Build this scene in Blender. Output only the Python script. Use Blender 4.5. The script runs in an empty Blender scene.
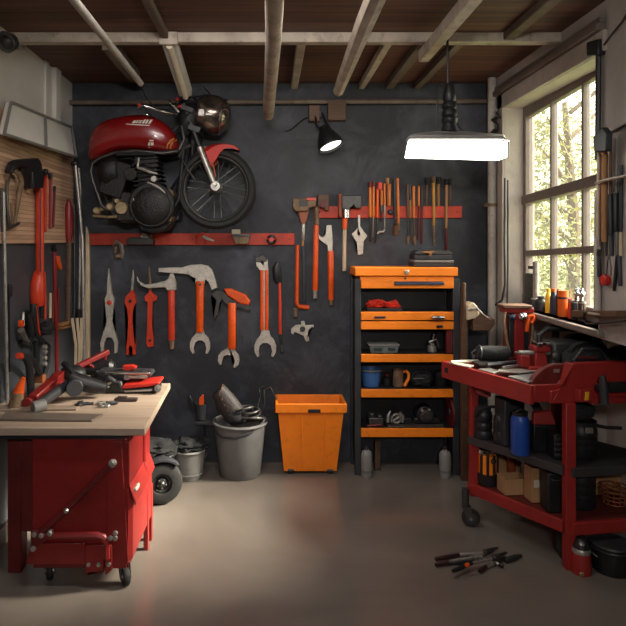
import bpy, bmesh, math, random
from mathutils import Vector, Matrix, noise
C = bpy.context.scene.collection
V = Vector
R = math.radians
random.seed(7)
# ---------------------------------------------------------------- place
F, CX, CY, H = 600.0, 270.0, 241.0, 1.6      # focal length (px), vanishing point, eye height
WB, WL, WR, ZC = 4.34, -1.43, 1.59, 2.74     # back wall, left wall, right wall, ceiling

def PB(px, py, Y):
    return V(((px-CX)/F*Y, Y, H-(py-CY)/F*Y))
def PZ(px, py, Z):
    Y = F*(H-Z)/(py-CY)
    return V(((px-CX)/F*Y, Y, Z))
def LW(px, py, off=0.0):
    X = WL+off
    return PB(px, py, F*X/(px-CX))
def RW(px, py, off=0.0):
    X = WR-off
    return PB(px, py, F*X/(px-CX))

# ---------------------------------------------------------------- geometry collector
class G:
    def __init__(s): s.bm = bmesh.new()
    def prism(s, pts, vec):
        bm = s.bm; vec = V(vec)
        a = [bm.verts.new(p) for p in pts]; b = [bm.verts.new(V(p)+vec) for p in pts]
        n = len(a)
        fs = [bm.faces.new(a), bm.faces.new(b[::-1])]
        for i in range(n):
            bm.faces.new((a[i], b[i], b[(i+1) % n], a[(i+1) % n]))
        if n > 6: bmesh.ops.triangulate(bm, faces=fs, ngon_method='EAR_CLIP')
        return s
    def bp(s, pts, Yb, t):
        Yf = Yb-t
        return s.prism([PB(x, y, Yf) for x, y in pts], (0, t, 0))
    def box(s, lo, hi):
        lo, hi = V(lo), V(hi)
        return s.obox((lo+hi)/2, hi-lo)
    def obox(s, c, size, rot=None, taper=1.0):
        bm = s.bm; c = V(c); vs = []
        for k in (-.5, .5):
            t = 1.0 if k < 0 else taper
            for x, y in ((-.5, -.5), (.5, -.5), (.5, .5), (-.5, .5)):
                p = V((x*size[0]*t, y*size[1]*t, k*size[2]))
                if rot is not None: p = rot @ p
                vs.append(bm.verts.new(c+p))
        for f in ((3, 2, 1, 0), (4, 5, 6, 7), (0, 1, 5, 4), (1, 2, 6, 5), (2, 3, 7, 6), (3, 0, 4, 7)):
            bm.faces.new([vs[i] for i in f])
        return s
    def rings(s, rr, caps=True, close=False):
        bm = s.bm
        vv = [[bm.verts.new(p) for p in r] for r in rr]
        n = len(vv[0]); m = len(vv)
        for i in range(m if close else m-1):
            a, b = vv[i], vv[(i+1) % m]
            for j in range(n):
                bm.faces.new((a[j], a[(j+1) % n], b[(j+1) % n], b[j]))
        if caps and not close:
            bm.faces.new(vv[0][::-1]); bm.faces.new(vv[-1])
        return s
    def tube(s, pts, r, seg=10, close=False, flat=1.0):
        pts = [V(p) for p in pts]; n = len(pts)
        rs = r if isinstance(r, (list, tuple)) else [r]*n
        up = None; rr = []
        for i, p in enumerate(pts):
            if close: d = pts[(i+1) % n]-pts[i-1]
            else: d = pts[min(i+1, n-1)]-pts[max(i-1, 0)]
            d.normalize()
            if up is None:
                up = V((0, 1, 0)) if abs(d.y) < .9 else V((1, 0, 0))
            u = up-d*up.dot(d)
            if u.length < 1e-5: u = d.orthogonal()
            u.normalize(); w = d.cross(u); up = u
            rr.append([p+(u*flat*math.cos(2*math.pi*k/seg)+w*math.sin(2*math.pi*k/seg))*rs[i] for k in range(seg)])
        return s.rings(rr, True, close)
    def cyl(s, a, b, r, r2=None, seg=20):
        return s.tube([a, b], [r, r if r2 is None else r2], seg)
    def lathe(s, base, prof, axis=(0, 0, 1), seg=28, caps=True):
        base = V(base); q = V((0, 0, 1)).rotation_difference(V(axis).normalized())
        rr = [[base+q @ V((r*math.cos(2*math.pi*k/seg), r*math.sin(2*math.pi*k/seg), h)) for k in range(seg)] for r, h in prof]
        return s.rings(rr, caps)
    def ell(s, c, rad, rot=None, sub=3, amp=0, fr=3.0, seed=0):
        c = V(c); g = bmesh.ops.create_icosphere(s.bm, subdivisions=sub, radius=1)
        for v in g['verts']:
            p = v.co.copy()
            k = 1.0
            if amp: k += amp*noise.noise(p*fr+V((seed*3.1, seed*1.7, seed)))+amp*.5*noise.noise(p*fr*2.3+V((seed, 5, seed)))
            p = V((p.x*rad[0], p.y*rad[1], p.z*rad[2]))*k
            if rot is not None: p = rot @ p
            v.co = c+p
        return s
    def torus(s, c, axis, Rr, r, seg=40, sg=12):
        c = V(c); q = V((0, 0, 1)).rotation_difference(V(axis).normalized())
        rr = []
        for i in range(seg):
            a = 2*math.pi*i/seg
            rr.append([c+q @ V(((Rr+r*math.cos(2*math.pi*k/sg))*math.cos(a), (Rr+r*math.cos(2*math.pi*k/sg))*math.sin(a), r*math.sin(2*math.pi*k/sg))) for k in range(sg)])
        return s.rings(rr, False, True)
    def clampz(s, z):
        for v in s.bm.verts:
            if v.co.z < z: v.co.z = z
        return s

ROOT = {}
def build(g, name, m, parent=None, bev=0.0, label=None, cat=None, group=None, kind=None, origin=None, seg=2):
    bm = g.bm
    bmesh.ops.recalc_face_normals(bm, faces=bm.faces)
    if parent is not None: o0 = ROOT[parent]
    elif origin is not None: o0 = V(origin)
    elif kind == 'structure': o0 = V((0, 0, 0))
    else:
        xs = [v.co for v in bm.verts]
        o0 = V(((min(p.x for p in xs)+max(p.x for p in xs))/2, (min(p.y for p in xs)+max(p.y for p in xs))/2, min(p.z for p in xs)))
    bmesh.ops.translate(bm, verts=bm.verts, vec=-o0)
    me = bpy.data.meshes.new(name); bm.to_mesh(me); bm.free()
    me.materials.append(m)
    me.shade_smooth()
    me.set_sharp_from_angle(angle=R(38))
    o = bpy.data.objects.new(name, me); C.objects.link(o)
    if parent is not None: o.parent = parent
    else: o.location = o0
    ROOT[o] = o0
    if bev:
        b = o.modifiers.new('bevel', 'BEVEL'); b.width = bev; b.segments = seg; b.limit_method = 'ANGLE'; b.angle_limit = R(35); b.harden_normals = False
    tag(o, label, cat, group, kind)
    return o
def tag(o, label=None, cat=None, group=None, kind=None):
    if label: o['label'] = label
    if cat: o['category'] = cat
    if group: o['group'] = group
    if kind: o['kind'] = kind
def thing(name, label, cat, loc, group=None):
    o = bpy.data.objects.new(name, None); C.objects.link(o)
    o.empty_display_size = .05
    o.location = V(loc); ROOT[o] = V(loc)
    tag(o, label, cat, group)
    return o

# ---------------------------------------------------------------- materials
def lin(c):
    return tuple(((x/255)/12.92 if x/255 <= .04045 else ((x/255+.055)/1.055)**2.4) for x in c)
def nodes(name):
    m = bpy.data.materials.new(name); m.use_nodes = True
    nt = m.node_tree; return m, nt, nt.nodes['Principled BSDF']
def N(nt, t, **k):
    n = nt.nodes.new(t)
    for a, b in k.items():
        if a in n.inputs.keys() if isinstance(a, str) else False: n.inputs[a].default_value = b
        else: setattr(n, a, b)
    return n
def ramp(nt, stops):
    r = nt.nodes.new('ShaderNodeValToRGB'); e = r.color_ramp.elements
    e[0].position, e[0].color = stops[0][0], (*stops[0][1], 1)
    e[1].position, e[1].color = stops[-1][0], (*stops[-1][1], 1)
    for p, c in stops[1:-1]:
        x = e.new(p); x.color = (*c, 1)
    return r
def mat(name, rgb, rough=.5, metal=0, var=.12, ns=9.0, bump=0.0, coat=0.0, dirt=None, dirt_amt=.35, stretch=None, spec=.5):
    m, nt, b = nodes(name); L = nt.links
    c = lin(rgb)
    tc = N(nt, 'ShaderNodeTexCoord'); mp = N(nt, 'ShaderNodeMapping')
    if stretch: mp.inputs['Scale'].default_value = stretch
    L.new(tc.outputs['Object'], mp.inputs['Vector'])
    nz = N(nt, 'ShaderNodeTexNoise'); nz.inputs['Scale'].default_value = ns; nz.inputs['Detail'].default_value = 5
    L.new(mp.outputs[0], nz.inputs['Vector'])
    rp = ramp(nt, [(.3, tuple(x*(1-var) for x in c)), (.7, tuple(min(1, x*(1+var)) for x in c))])
    L.new(nz.outputs['Fac'], rp.inputs['Fac'])
    out = rp.outputs['Color']
    if dirt:
        n2 = N(nt, 'ShaderNodeTexNoise'); n2.inputs['Scale'].default_value = ns*2.7; n2.inputs['Detail'].default_value = 8; n2.inputs['Roughness'].default_value = .7
        L.new(mp.outputs[0], n2.inputs['Vector'])
        r2 = ramp(nt, [(.52, (0, 0, 0)), (.68, (dirt_amt,)*3)]); L.new(n2.outputs['Fac'], r2.inputs['Fac'])
        mx = N(nt, 'ShaderNodeMix'); mx.data_type = 'RGBA'
        L.new(r2.outputs['Color'], mx.inputs[0]); L.new(out, mx.inputs[6]); mx.inputs[7].default_value = (*lin(dirt), 1)
        out = mx.outputs[2]
    L.new(out, b.inputs['Base Color'])
    rr = N(nt, 'ShaderNodeMapRange'); rr.inputs['To Min'].default_value = max(.03, rough-.08); rr.inputs['To Max'].default_value = min(1, rough+.1)
    L.new(nz.outputs['Fac'], rr.inputs['Value']); L.new(rr.outputs[0], b.inputs['Roughness'])
    b.inputs['Metallic'].default_value = metal
    b.inputs['Specular IOR Level'].default_value = spec
    if coat: b.inputs['Coat Weight'].default_value = coat; b.inputs['Coat Roughness'].default_value = .15
    if bump:
        bu = N(nt, 'ShaderNodeBump'); bu.inputs['Strength'].default_value = bump; bu.inputs['Distance'].default_value = .01
        n3 = N(nt, 'ShaderNodeTexNoise'); n3.inputs['Scale'].default_value = ns*4; n3.inputs['Detail'].default_value = 6
        L.new(mp.outputs[0], n3.inputs['Vector'])
        L.new(n3.outputs['Fac'], bu.inputs['Height']); L.new(bu.outputs[0], b.inputs['Normal'])
    return m
def planks(name, c1, c2, width, axis, gap=.03, rough=.6, grain=(2, 40, 40), gapc=(8, 6, 5), bump=.4):
    """boards laid side by side along one axis of the object, each with its own tone and grain"""
    m, nt, b = nodes(name); L = nt.links
    tc = N(nt, 'ShaderNodeTexCoord'); sp = N(nt, 'ShaderNodeSeparateXYZ'); L.new(tc.outputs['Object'], sp.inputs[0])
    dv = N(nt, 'ShaderNodeMath', operation='DIVIDE'); L.new(sp.outputs[axis], dv.inputs[0]); dv.inputs[1].default_value = width
    fl = N(nt, 'ShaderNodeMath', operation='FLOOR'); L.new(dv.outputs[0], fl.inputs[0])
    fr = N(nt, 'ShaderNodeMath', operation='FRACT'); L.new(dv.outputs[0], fr.inputs[0])
    wn = N(nt, 'ShaderNodeTexWhiteNoise'); wn.noise_dimensions = '1D'; L.new(fl.outputs[0], wn.inputs['W'])
    mp = N(nt, 'ShaderNodeMapping'); mp.inputs['Scale'].default_value = grain; L.new(tc.outputs['Object'], mp.inputs['Vector'])
    ad = N(nt, 'ShaderNodeVectorMath', operation='ADD'); L.new(mp.outputs[0], ad.inputs[0]); L.new(wn.outputs['Color'], ad.inputs[1])
    nz = N(nt, 'ShaderNodeTexNoise'); nz.inputs['Scale'].default_value = 1.0; nz.inputs['Detail'].default_value = 7; nz.inputs['Distortion'].default_value = .6
    L.new(ad.outputs[0], nz.inputs['Vector'])
    av = N(nt, 'ShaderNodeMath', operation='MULTIPLY_ADD'); L.new(wn.outputs['Value'], av.inputs[0]); av.inputs[1].default_value = .45
    L.new(nz.outputs['Fac'], av.inputs[2])
    rp = ramp(nt, [(.35, lin(c1)), (.95, lin(c2))]); L.new(av.outputs[0], rp.inputs['Fac'])
    lt = N(nt, 'ShaderNodeMath', operation='LESS_THAN'); L.new(fr.outputs[0], lt.inputs[0]); lt.inputs[1].default_value = gap
    mx = N(nt, 'ShaderNodeMix'); mx.data_type = 'RGBA'; L.new(lt.outputs[0], mx.inputs[0]); L.new(rp.outputs['Color'], mx.inputs[6]); mx.inputs[7].default_value = (*lin(gapc), 1)
    L.new(mx.outputs[2], b.inputs['Base Color']); b.inputs['Roughness'].default_value = rough
    bu = N(nt, 'ShaderNodeBump'); bu.inputs['Strength'].default_value = bump; bu.inputs['Distance'].default_value = .004
    L.new(nz.outputs['Fac'], bu.inputs['Height']); L.new(bu.outputs[0], b.inputs['Normal'])
    return m
def emit(name, rgb, s):
    m, nt, b = nodes(name)
    b.inputs['Base Color'].default_value = (.8, .8, .8, 1)
    b.inputs['Emission Color'].default_value = (*lin(rgb), 1); b.inputs['Emission Strength'].default_value = s
    return m
def plaster(name, cols, rough, ns, bump=.15, stops=(.32, .5, .68), spec=.4, det=9, chalk=None):
    m, nt, b = nodes(name); L = nt.links
    tc = N(nt, 'ShaderNodeTexCoord')
    a = N(nt, 'ShaderNodeTexNoise'); a.inputs['Scale'].default_value = ns; a.inputs['Detail'].default_value = det; a.inputs['Roughness'].default_value = .62; a.inputs['Distortion'].default_value = .4
    L.new(tc.outputs['Object'], a.inputs['Vector'])
    rp = ramp(nt, [(stops[0], lin(cols[0])), (stops[1], lin(cols[1])), (stops[2], lin(cols[2]))]); L.new(a.outputs['Fac'], rp.inputs['Fac'])
    out = rp.outputs['Color']
    if chalk:
        n4 = N(nt, 'ShaderNodeTexNoise'); n4.inputs['Scale'].default_value = 3.2; n4.inputs['Detail'].default_value = 12; n4.inputs['Roughness'].default_value = .72; n4.inputs['Distortion'].default_value = .8
        L.new(tc.outputs['Object'], n4.inputs['Vector']); r4 = ramp(nt, [(.47, (0, 0, 0)), (.74, (.42, .42, .42))]); L.new(n4.outputs['Fac'], r4.inputs['Fac'])
        m4 = N(nt, 'ShaderNodeMix'); m4.data_type = 'RGBA'; L.new(r4.outputs['Color'], m4.inputs[0]); L.new(out, m4.inputs[6]); m4.inputs[7].default_value = (*lin(chalk), 1); out = m4.outputs[2]
    L.new(out, b.inputs['Base Color'])
    n2 = N(nt, 'ShaderNodeTexNoise'); n2.inputs['Scale'].default_value = ns*9; n2.inputs['Detail'].default_value = 6
    L.new(tc.outputs['Object'], n2.inputs['Vector'])
    rr = N(nt, 'ShaderNodeMapRange'); rr.inputs['From Min'].default_value = .3; rr.inputs['From Max'].default_value = .7; rr.inputs['To Min'].default_value = rough-.1; rr.inputs['To Max'].default_value = rough+.12
    L.new(a.outputs['Fac'], rr.inputs['Value']); L.new(rr.outputs[0], b.inputs['Roughness'])
    b.inputs['Specular IOR Level'].default_value = spec
    bu = N(nt, 'ShaderNodeBump'); bu.inputs['Strength'].default_value = bump; bu.inputs['Distance'].default_value = .01
    L.new(n2.outputs['Fac'], bu.inputs['Height']); L.new(bu.outputs[0], b.inputs['Normal'])
    return m

ORANGE = mat('orange_paint', (242, 130, 22), .42, var=.07, ns=6, dirt=(120, 60, 15), dirt_amt=.25)
ORANGEH = mat('orange_handle', (226, 84, 14), .38, var=.12, ns=14, dirt=(90, 40, 15), dirt_amt=.3)
REDH = mat('red_orange_handle', (206, 62, 34), .38, var=.12, ns=14, dirt=(80, 22, 15), dirt_amt=.3)
RAIL = mat('rail_paint', (186, 56, 30), .55, var=.18, ns=12, dirt=(90, 40, 30), dirt_amt=.45)
RED = mat('red_paint', (126, 30, 28), .38, var=.1, ns=5, dirt=(70, 18, 16), dirt_amt=.3)
REDB = mat('bench_red_paint', (146, 38, 34), .42, var=.1, ns=5, dirt=(90, 24, 20), dirt_amt=.35)
TANKRED = mat('tank_lacquer', (120, 14, 15), .28, var=.12, ns=5, coat=.6)
FENDRED = mat('fender_lacquer', (186, 36, 22), .55, var=.1, ns=5)
DKRED = mat('dark_red', (96, 20, 20), .5, var=.2)
BLACK = mat('black_plastic', (26, 26, 28), .45, var=.25, ns=12)
SOFT = mat('black_cloth', (27, 27, 29), .85, var=.3, ns=16, bump=.5)
RUBBER = mat('rubber', (30, 29, 28), .75, var=.2, ns=20, bump=.2)
CHAR = mat('charcoal_metal', (52, 53, 57), .5, .2, var=.15)
GREY = mat('grey_plastic', (100, 99, 98), .55, var=.1, ns=7, dirt=(60, 58, 56), dirt_amt=.3)
LGREY = mat('light_grey_plastic', (128, 126, 122), .5, var=.1, ns=7, dirt=(70, 68, 66), dirt_amt=.35)
STEEL = mat('worn_steel', (176, 172, 164), .42, .75, var=.2, ns=18, dirt=(84, 74, 64), dirt_amt=.6)
PALE = mat('pale_forged_steel', (196, 190, 178), .5, .45, var=.15, ns=22, dirt=(110, 98, 84), dirt_amt=.6)
CHROME = mat('chrome', (205, 205, 205), .2, 1, var=.08)
DSTEEL = mat('dark_steel', (80, 78, 76), .45, .7, var=.25, ns=16, dirt=(40, 36, 34), dirt_amt=.5)
RUST = mat('rusty_tan_metal', (128, 104, 80), .65, .3, var=.3, ns=22, dirt=(50, 38, 30), dirt_amt=.7)
WOODH = mat('tan_wood_handle', (160, 114, 70), .55, var=.25, ns=10, stretch=(6, 6, 1))
PALEW = mat('pale_wood', (200, 180, 150), .6, var=.2, ns=10, stretch=(6, 6, 1))
BROWNW = mat('brown_wood', (92, 66, 48), .6, var=.3, ns=10, stretch=(1, 6, 6))
BEAM = mat('weathered_timber', (176, 164, 148), .7, var=.25, ns=7, stretch=(1, 1, 1), dirt=(90, 78, 66), dirt_amt=.5)
BEAMD = mat('dark_timber', (104, 90, 78), .75, var=.25, ns=7, dirt=(50, 42, 36), dirt_amt=.5)
CARD = mat('cardboard', (166, 126, 86), .8, var=.15, ns=8)
BLUE = mat('blue_plastic', (62, 104, 160), .4, var=.1)
BLUED = mat('deep_blue_plastic', (28, 70, 150), .4, var=.12)
WHITEM = mat('white_enamel', (196, 194, 186), .45, var=.1, ns=5, dirt=(120, 112, 100), dirt_amt=.35)
CREAM = mat('cream_plastic', (206, 196, 172), .5, var=.1)
GREYP = mat('grey_enamel', (120, 118, 114), .5, .2, var=.15)
PIPE = mat('painted_pipe', (178, 172, 162), .5, var=.12, dirt=(100, 90, 80), dirt_amt=.4)
YELLOW = mat('yellow_plastic', (226, 170, 40), .45)
GLASSY = mat('dull_green_plastic', (96, 108, 104), .25, var=.2)
TAPE = mat('gold_trim', (196, 120, 60), .4, .3)
NAVY = mat('navy_plastic', (30, 36, 60), .4)
LAMPW = emit('lamp_diffuser', (255, 250, 238), 10.0)
BULB = emit('spot_bulb', (255, 250, 240), 2.5)
# ================================================================ ROOM
YF = -1.3; TH = .2
FLOORM = plaster('polished_concrete', ((100, 92, 85), (112, 103, 95), (122, 113, 104)), .19, .9, .015, spec=.5, det=3.5)
WALLDK = plaster('charcoal_wall', ((38, 40, 45), (46, 48, 54), (78, 81, 89)), .6, 1.7, .12, (.35, .52, .72), chalk=(104, 107, 114))
WALLLT = plaster('old_plaster', ((150, 142, 135), (172, 164, 157), (186, 178, 171)), .75, 1.6, .2)
WALLUP = plaster('white_board_wall', ((196, 190, 184), (208, 202, 196), (216, 210, 204)), .7, 1.3, .1)
CEILM = planks('ceiling_boards', (54, 35, 27), (116, 79, 60), .13, 1, .035, .6, (1.2, 22, 22))
BOARDM = planks('pegboard_wood', (160, 126, 100), (206, 170, 140), .024, 2, .09, .6, (3, 3, 26), gapc=(92, 64, 46))
DKPANEL = plaster('dark_wall_panel', ((58, 60, 64), (70, 72, 77), (84, 86, 91)), .55, 2, .1)

def S(g, name, m, bev=0, label=None): return build(g, name, m, bev=bev, kind='structure', label=label)
S(G().box((WL-.1, YF-.1, -.1), (2.4, WB+.12, 0)), 'floor', FLOORM)
S(G().box((WL-.1, YF-.1, ZC), (WR+.35, WB+.12, ZC+.1)), 'ceiling', CEILM)
S(G().box((WL-.1, WB, 0), (WR+TH, WB+.12, ZC)), 'wall_back', WALLDK)
S(G().box((WL-.1, YF, 0), (WL, WB, ZC)), 'wall_left', WALLUP)
S(G().box((WL-.1, YF-.12, 0), (2.4, YF, ZC)), 'wall_front', WALLLT)
# right wall: window opening above, deep bay for the bench below the sill
Y0, Y1 = 2.90, 4.06; ZS, ZT = 1.17, 2.50; TH = .2; NB = 2.2; NY0, NY1 = 1.3, 3.92; NZ = 1.15
g = G()
g.box((WR, YF, 0), (WR+TH, NY0, ZC)); g.box((WR, NY0, NZ+.02), (WR+TH, Y0, ZC)); g.box((WR, Y0, ZT), (WR+TH, Y1, ZC)); g.box((WR, Y1, NZ+.02), (WR+TH, WB, ZC))
g.box((WR, NY1, 0), (WR+TH, WB, NZ+.02)); g.box((WR, Y0, NZ+.02), (WR+TH, Y1, ZS))
g.box((WR+.001, NY0, NZ-.02), (NB, NY1, NZ+.02)); g.box((NB, NY0-.08, 0), (NB+.1, NY1+.08, NZ+.02))
g.box((WR+TH, NY0-.08, 0), (NB, NY0, NZ+.02)); g.box((WR+TH, NY1, 0), (NB, NY1+.08, NZ+.02))
S(g, 'wall_right', WALLLT)
# dark painted lower part and wooden board on the left wall
S(G().box((WL, 1.2, 0), (WL+.012, WB, 1.585)), 'trim_1', DKPANEL, label='dark grey wall panelling below the wooden board')
S(G().box((WL, 1.2, 0), (WL+.03, WB, .1)), 'baseboard_left', mat('baseboard_paint', (92, 82, 74), .6, var=.2))
o = build(G().box((WL, 2.4, 1.585), (WL+.03, 4.28, 2.30)), 'tool_board', BOARDM, bev=.004, label='tan wooden tool board with fine lines on the left wall', cat='tool board')
S(G().box((WL, 3.78, 2.301), (WL+.02, 3.84, ZC)).box((WL, 3.93, 2.301), (WL+.03, 4.03, ZC)), 'trim_2', WALLUP, .004, 'pale upright battens on the left wall')
# window
FRM = mat('window_frame_paint', (112, 100, 92), .55, var=.12, ns=8, dirt=(70, 60, 54), dirt_amt=.4)
REV = mat('window_reveal_paint', (176, 166, 156), .6, var=.08, ns=5, dirt=(120, 108, 98), dirt_amt=.3)
w = S(G().box((WR-.02, Y1, ZS-.03), (WR+.004, Y1+.085, ZT+.1)).box((WR-.02, Y0-.075, ZT), (WR+.004, Y1+.085, ZT+.1)), 'window_1', REV, .006)
GX = 1.735
def wpart(g, name, m, bev=0): return build(g, name, m, parent=w, bev=bev, kind='structure')
wpart(G().box((WR-.002, Y1-.002, ZS), (WR+TH, Y1+.012, ZT)).box((WR-.002, Y0, ZT-.002), (WR+TH, Y1, ZT+.012)).box((WR-.002, Y0-.012, ZS), (WR+TH, Y0+.002, ZT)), 'window_reveal', REV)
wpart(G().box((WR-.045, Y0-.06, ZT+.1), (WR+.002, Y1+.11, ZT+.135)).box((WR-.03, Y0-.06, ZT+.135), (WR+.002, Y1+.11, ZT+.165)), 'window_header', FRM, .006)
wpart(G().box((WR-.03, Y0-.05, ZS-.03), (WR+TH, Y1+.05, ZS)), 'window_sill', FRM, .006)
g = G()
def zz(y, z): return z+.055*(Y1-y)/(Y1-Y0)         # the old sash sags towards its far side
def bar(ya, yb, za, zb, x0=GX-.02, x1=GX+.025):
    g.prism([(x0, ya, zz(ya, za)), (x0, yb, zz(yb, za)), (x0, yb, zz(yb, zb)), (x0, ya, zz(ya, zb))], (x1-x0, 0, 0))
for ya in (Y0+.02, Y1-.02): g.box((GX-.025, ya-.02, ZS), (GX+.03, ya+.02, ZT))
g.box((GX-.03, Y0, ZS-.01), (GX+.03, Y1, ZS+.075))
bar(Y0, Y1, ZT-.075, ZT-.005); bar(Y0, Y1, 1.845, 1.905, GX-.035); bar(Y0, Y1, 1.495, 1.535); bar(Y0, Y1, ZS-.05, ZS+.03)
for ya in (Y0+(Y1-Y0)*.345, Y0+(Y1-Y0)*.665): bar(ya-.009, ya+.009, ZS, ZT-.06)
wpart(g, 'window_frame', FRM, .005)
m, nt, b = nodes('window_glass'); nt.nodes.remove(b); L = nt.links
tr = N(nt, 'ShaderNodeBsdfTransparent'); tr.inputs[0].default_value = (.97, .98, .95, 1); gl = N(nt, 'ShaderNodeBsdfGlossy'); gl.inputs['Roughness'].default_value = .05
fz = N(nt, 'ShaderNodeLayerWeight'); pw = N(nt, 'ShaderNodeMath', operation='POWER'); pw.inputs[1].default_value = 5; L.new(fz.outputs['Facing'], pw.inputs[0]); mx = N(nt, 'ShaderNodeMixShader'); L.new(pw.outputs[0], mx.inputs[0]); L.new(tr.outputs[0], mx.inputs[1]); L.new(gl.outputs[0], mx.inputs[2]); dt = N(nt, 'ShaderNodeBsdfTranslucent'); dt.inputs[0].default_value = (.9, .88, .8, 1); m2 = N(nt, 'ShaderNodeMixShader'); dn = N(nt, 'ShaderNodeTexNoise'); dn.inputs['Scale'].default_value = 3; dm = N(nt, 'ShaderNodeMapRange'); dm.inputs['To Min'].default_value = .004; dm.inputs['To Max'].default_value = .02; L.new(dn.outputs['Fac'], dm.inputs['Value']); L.new(dm.outputs[0], m2.inputs[0]); L.new(mx.outputs[0], m2.inputs[1]); L.new(dt.outputs[0], m2.inputs[2]); L.new(m2.outputs[0], nt.nodes['Material Output'].inputs[0])
wpart(G().box((GX, Y0+.02, ZS+.01), (GX+.004, Y1-.02, ZT-.02)), 'window_pane', m)
# ceiling timbers and pipes
k = 3
def beam(g, m, label, bev=.006):
    global k
    S(g, 'trim_%d' % k, m, bev, label); k += 1
beam(G().box((WL, 3.27, 2.685), (WR, 3.33, ZC)), BEAM, 'pale cross beam under the ceiling boards')
def joist(x, y0, y1, w=.05, h=.045, m=BEAM, lab='pale joist running to the back wall'):
    beam(G().box((x-w/2, y0, ZC-h), (x+w/2, y1, ZC)), m, lab)
joist(.175, 3.33, WB, .05); joist(.66, 3.33, WB, .045); joist(.86, 3.33, WB, .06, m=BEAMD); joist(1.06, 3.33, WB, .05, m=BEAMD); joist(-.57, 1.2, 3.27, .04, m=BEAMD); joist(-.9, 3.33, 4.0, .07, .08, m=BEAMD); joist(1.3, 1.4, 3.27, .06, m=BEAMD)
def pole(pts, r, m, name, label, cat='pole', seg=14):
    g = G(); g.tube(pts, r, seg); return build(g, name, m, label=label, cat=cat)
pole([(.018, 1.3, 2.47), (.015, 2.6, 2.47), (-.012, 4.02, 2.445)], [.034, .035, .037], BEAM, 'ceiling_pole', 'round wooden pole hanging end-on near the ceiling centre')
pole([(.395, 1.3, 2.52), (.40, 2.5, 2.52), (.42, 3.68, 2.52)], [.042, .043, .034], BEAM, 'ceiling_pole', 'thick pale pole under the ceiling above the spot lamp', seg=8)
beam(G().box((.845, 1.2, 2.62), (.905, 3.42, 2.684)), BEAM, 'squared pale beam running above the hanging lamp')
pole([(-.742, 1.3, 2.52), (-.755, 3.5, 2.52)], .018, PIPE, 'conduit_pipe', 'thin grey metal conduit slanting across upper left ceiling', 'pipe')
pole([(-.66, 1.3, 2.726), (-.655, 2.45, 2.726)], .014, DSTEEL, 'conduit_pipe', 'short thin conduit beside the longer one, upper left ceiling', 'pipe')
g = G(); g.prism([(-.595, 3.27, 2.68), (-.595, 3.27, 2.735), (-.595, 3.93, 2.60), (-.595, 3.93, 2.545)], (.085, 0, 0))
bt = build(g, 'batten_light', WHITEM, bev=.008, label='pale batten light fixed below the cross beam above the motorcycle', cat='light fixture')
build(G().tube([(-.55, 3.28, 2.668), (-.55, 3.91, 2.538)], .02, 10), 'tube', CREAM, bt)
build(G().obox((-.552, 3.258, 2.70), (.1, .024, .07)), 'end_cap', BEAM, bt, .006)
pole([(WL, WB-.05, 2.59), (WR, WB-.05, 2.60)], .017, BEAMD, 'ceiling_pipe', 'long dark pipe along the top of the back wall', 'pipe')
g = G().tube([(-.755, 3.5, 2.52), (-.76, 3.66, 2.48), (-.74, 3.9, 2.46), (-.70, 4.12, 2.5), (-.66, 4.285, 2.6)], .004, 6)
build(g, 'hanging_wire', BLACK, label='thin black wire drooping from the conduit end to the back wall pipe', cat='wire')
# small blocks under the pipe
for x0, x1, y0, y1, l in ((309, 320, 105, 121, 'small brown wooden block under the pipe left of the larger block'), (328, 346, 101, 120, 'larger brown wooden block under the pipe beside the spot lamp')):
    build(G().bp([(x0, y0), (x1, y0), (x1, y1), (x0, y1)], WB, .07), 'wooden_block', BROWNW, bev=.004, label=l, cat='block', group='wooden blocks under the pipe')
# spot lamp
t = thing('spot_lamp', 'black spot lamp with white glowing face on the back wall', 'lamp', PB(322, 122, 4.2))
c = PB(331.5, 147, 4.13); a = (PB(322, 124, 4.175)-c).normalized()
build(G().lathe(c, [(.086, 0), (.088, .012), (.082, .05), (.06, .1), (.036, .13), (.034, .16), (.01, .17)], a, caps=False), 'shade', BLACK, t)
build(G().lathe(c, [(.001, .022), (.074, .02), (.076, .014), (.001, .012)], a, caps=False), 'lamp_face', BULB, t)
build(G().tube([PB(315, 112, 4.3), PB(316, 124, 4.24), PB(322, 132, 4.19)], .008).tube([PB(321, 112, 4.3), PB(326, 122, 4.24), PB(331, 130, 4.18)], .008).cyl(PB(318, 114, 4.335), PB(318, 114, 4.29), .03), 'bracket', BLACK, t)
build(G().tube([PB(318, 116, 4.31), PB(305, 118, 4.31), PB(290, 130, 4.32), PB(285, 131, 4.33)], .004, 6), 'cable', BLACK, t)
# pendant lamp
YP = 3.1; c = PB(455.5, 147, YP)
t = thing('pendant_lamp', 'rectangular hanging lamp with bright white front on a black stem', 'lamp', (c.x, YP, 2.0))
fr = lambda x, y, d: PB(x, y, YP)+V((0, d+.1, 0))
g = G(); g.rings([[fr(406, 156, -.1), fr(507, 157.5, -.1), fr(507, 157.5, .02), fr(410, 155, .02)], [fr(410, 139, -.09), fr(502.5, 139, -.09), fr(502.5, 139, .02), fr(413, 139, .02)]])
build(g, 'diffuser', LAMPW, t, .004)
g = G(); g.rings([[fr(408, 139, -.1), fr(507, 139, -.1), fr(507, 139, .03), fr(412, 139, .03)], [fr(410, 134.5, -.1), fr(504, 134.5, -.1), fr(504, 134.5, .03), fr(412, 134.5, .03)], [fr(420, 131.5, -.06), fr(492, 131.5, -.06), fr(492, 131.5, .02), fr(420, 131.5, .02)], [fr(440, 129, -.05), fr(470, 129, -.05), fr(470, 129, .01), fr(440, 129, .01)]])
build(g, 'housing', GREYP, t, .006)
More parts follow.
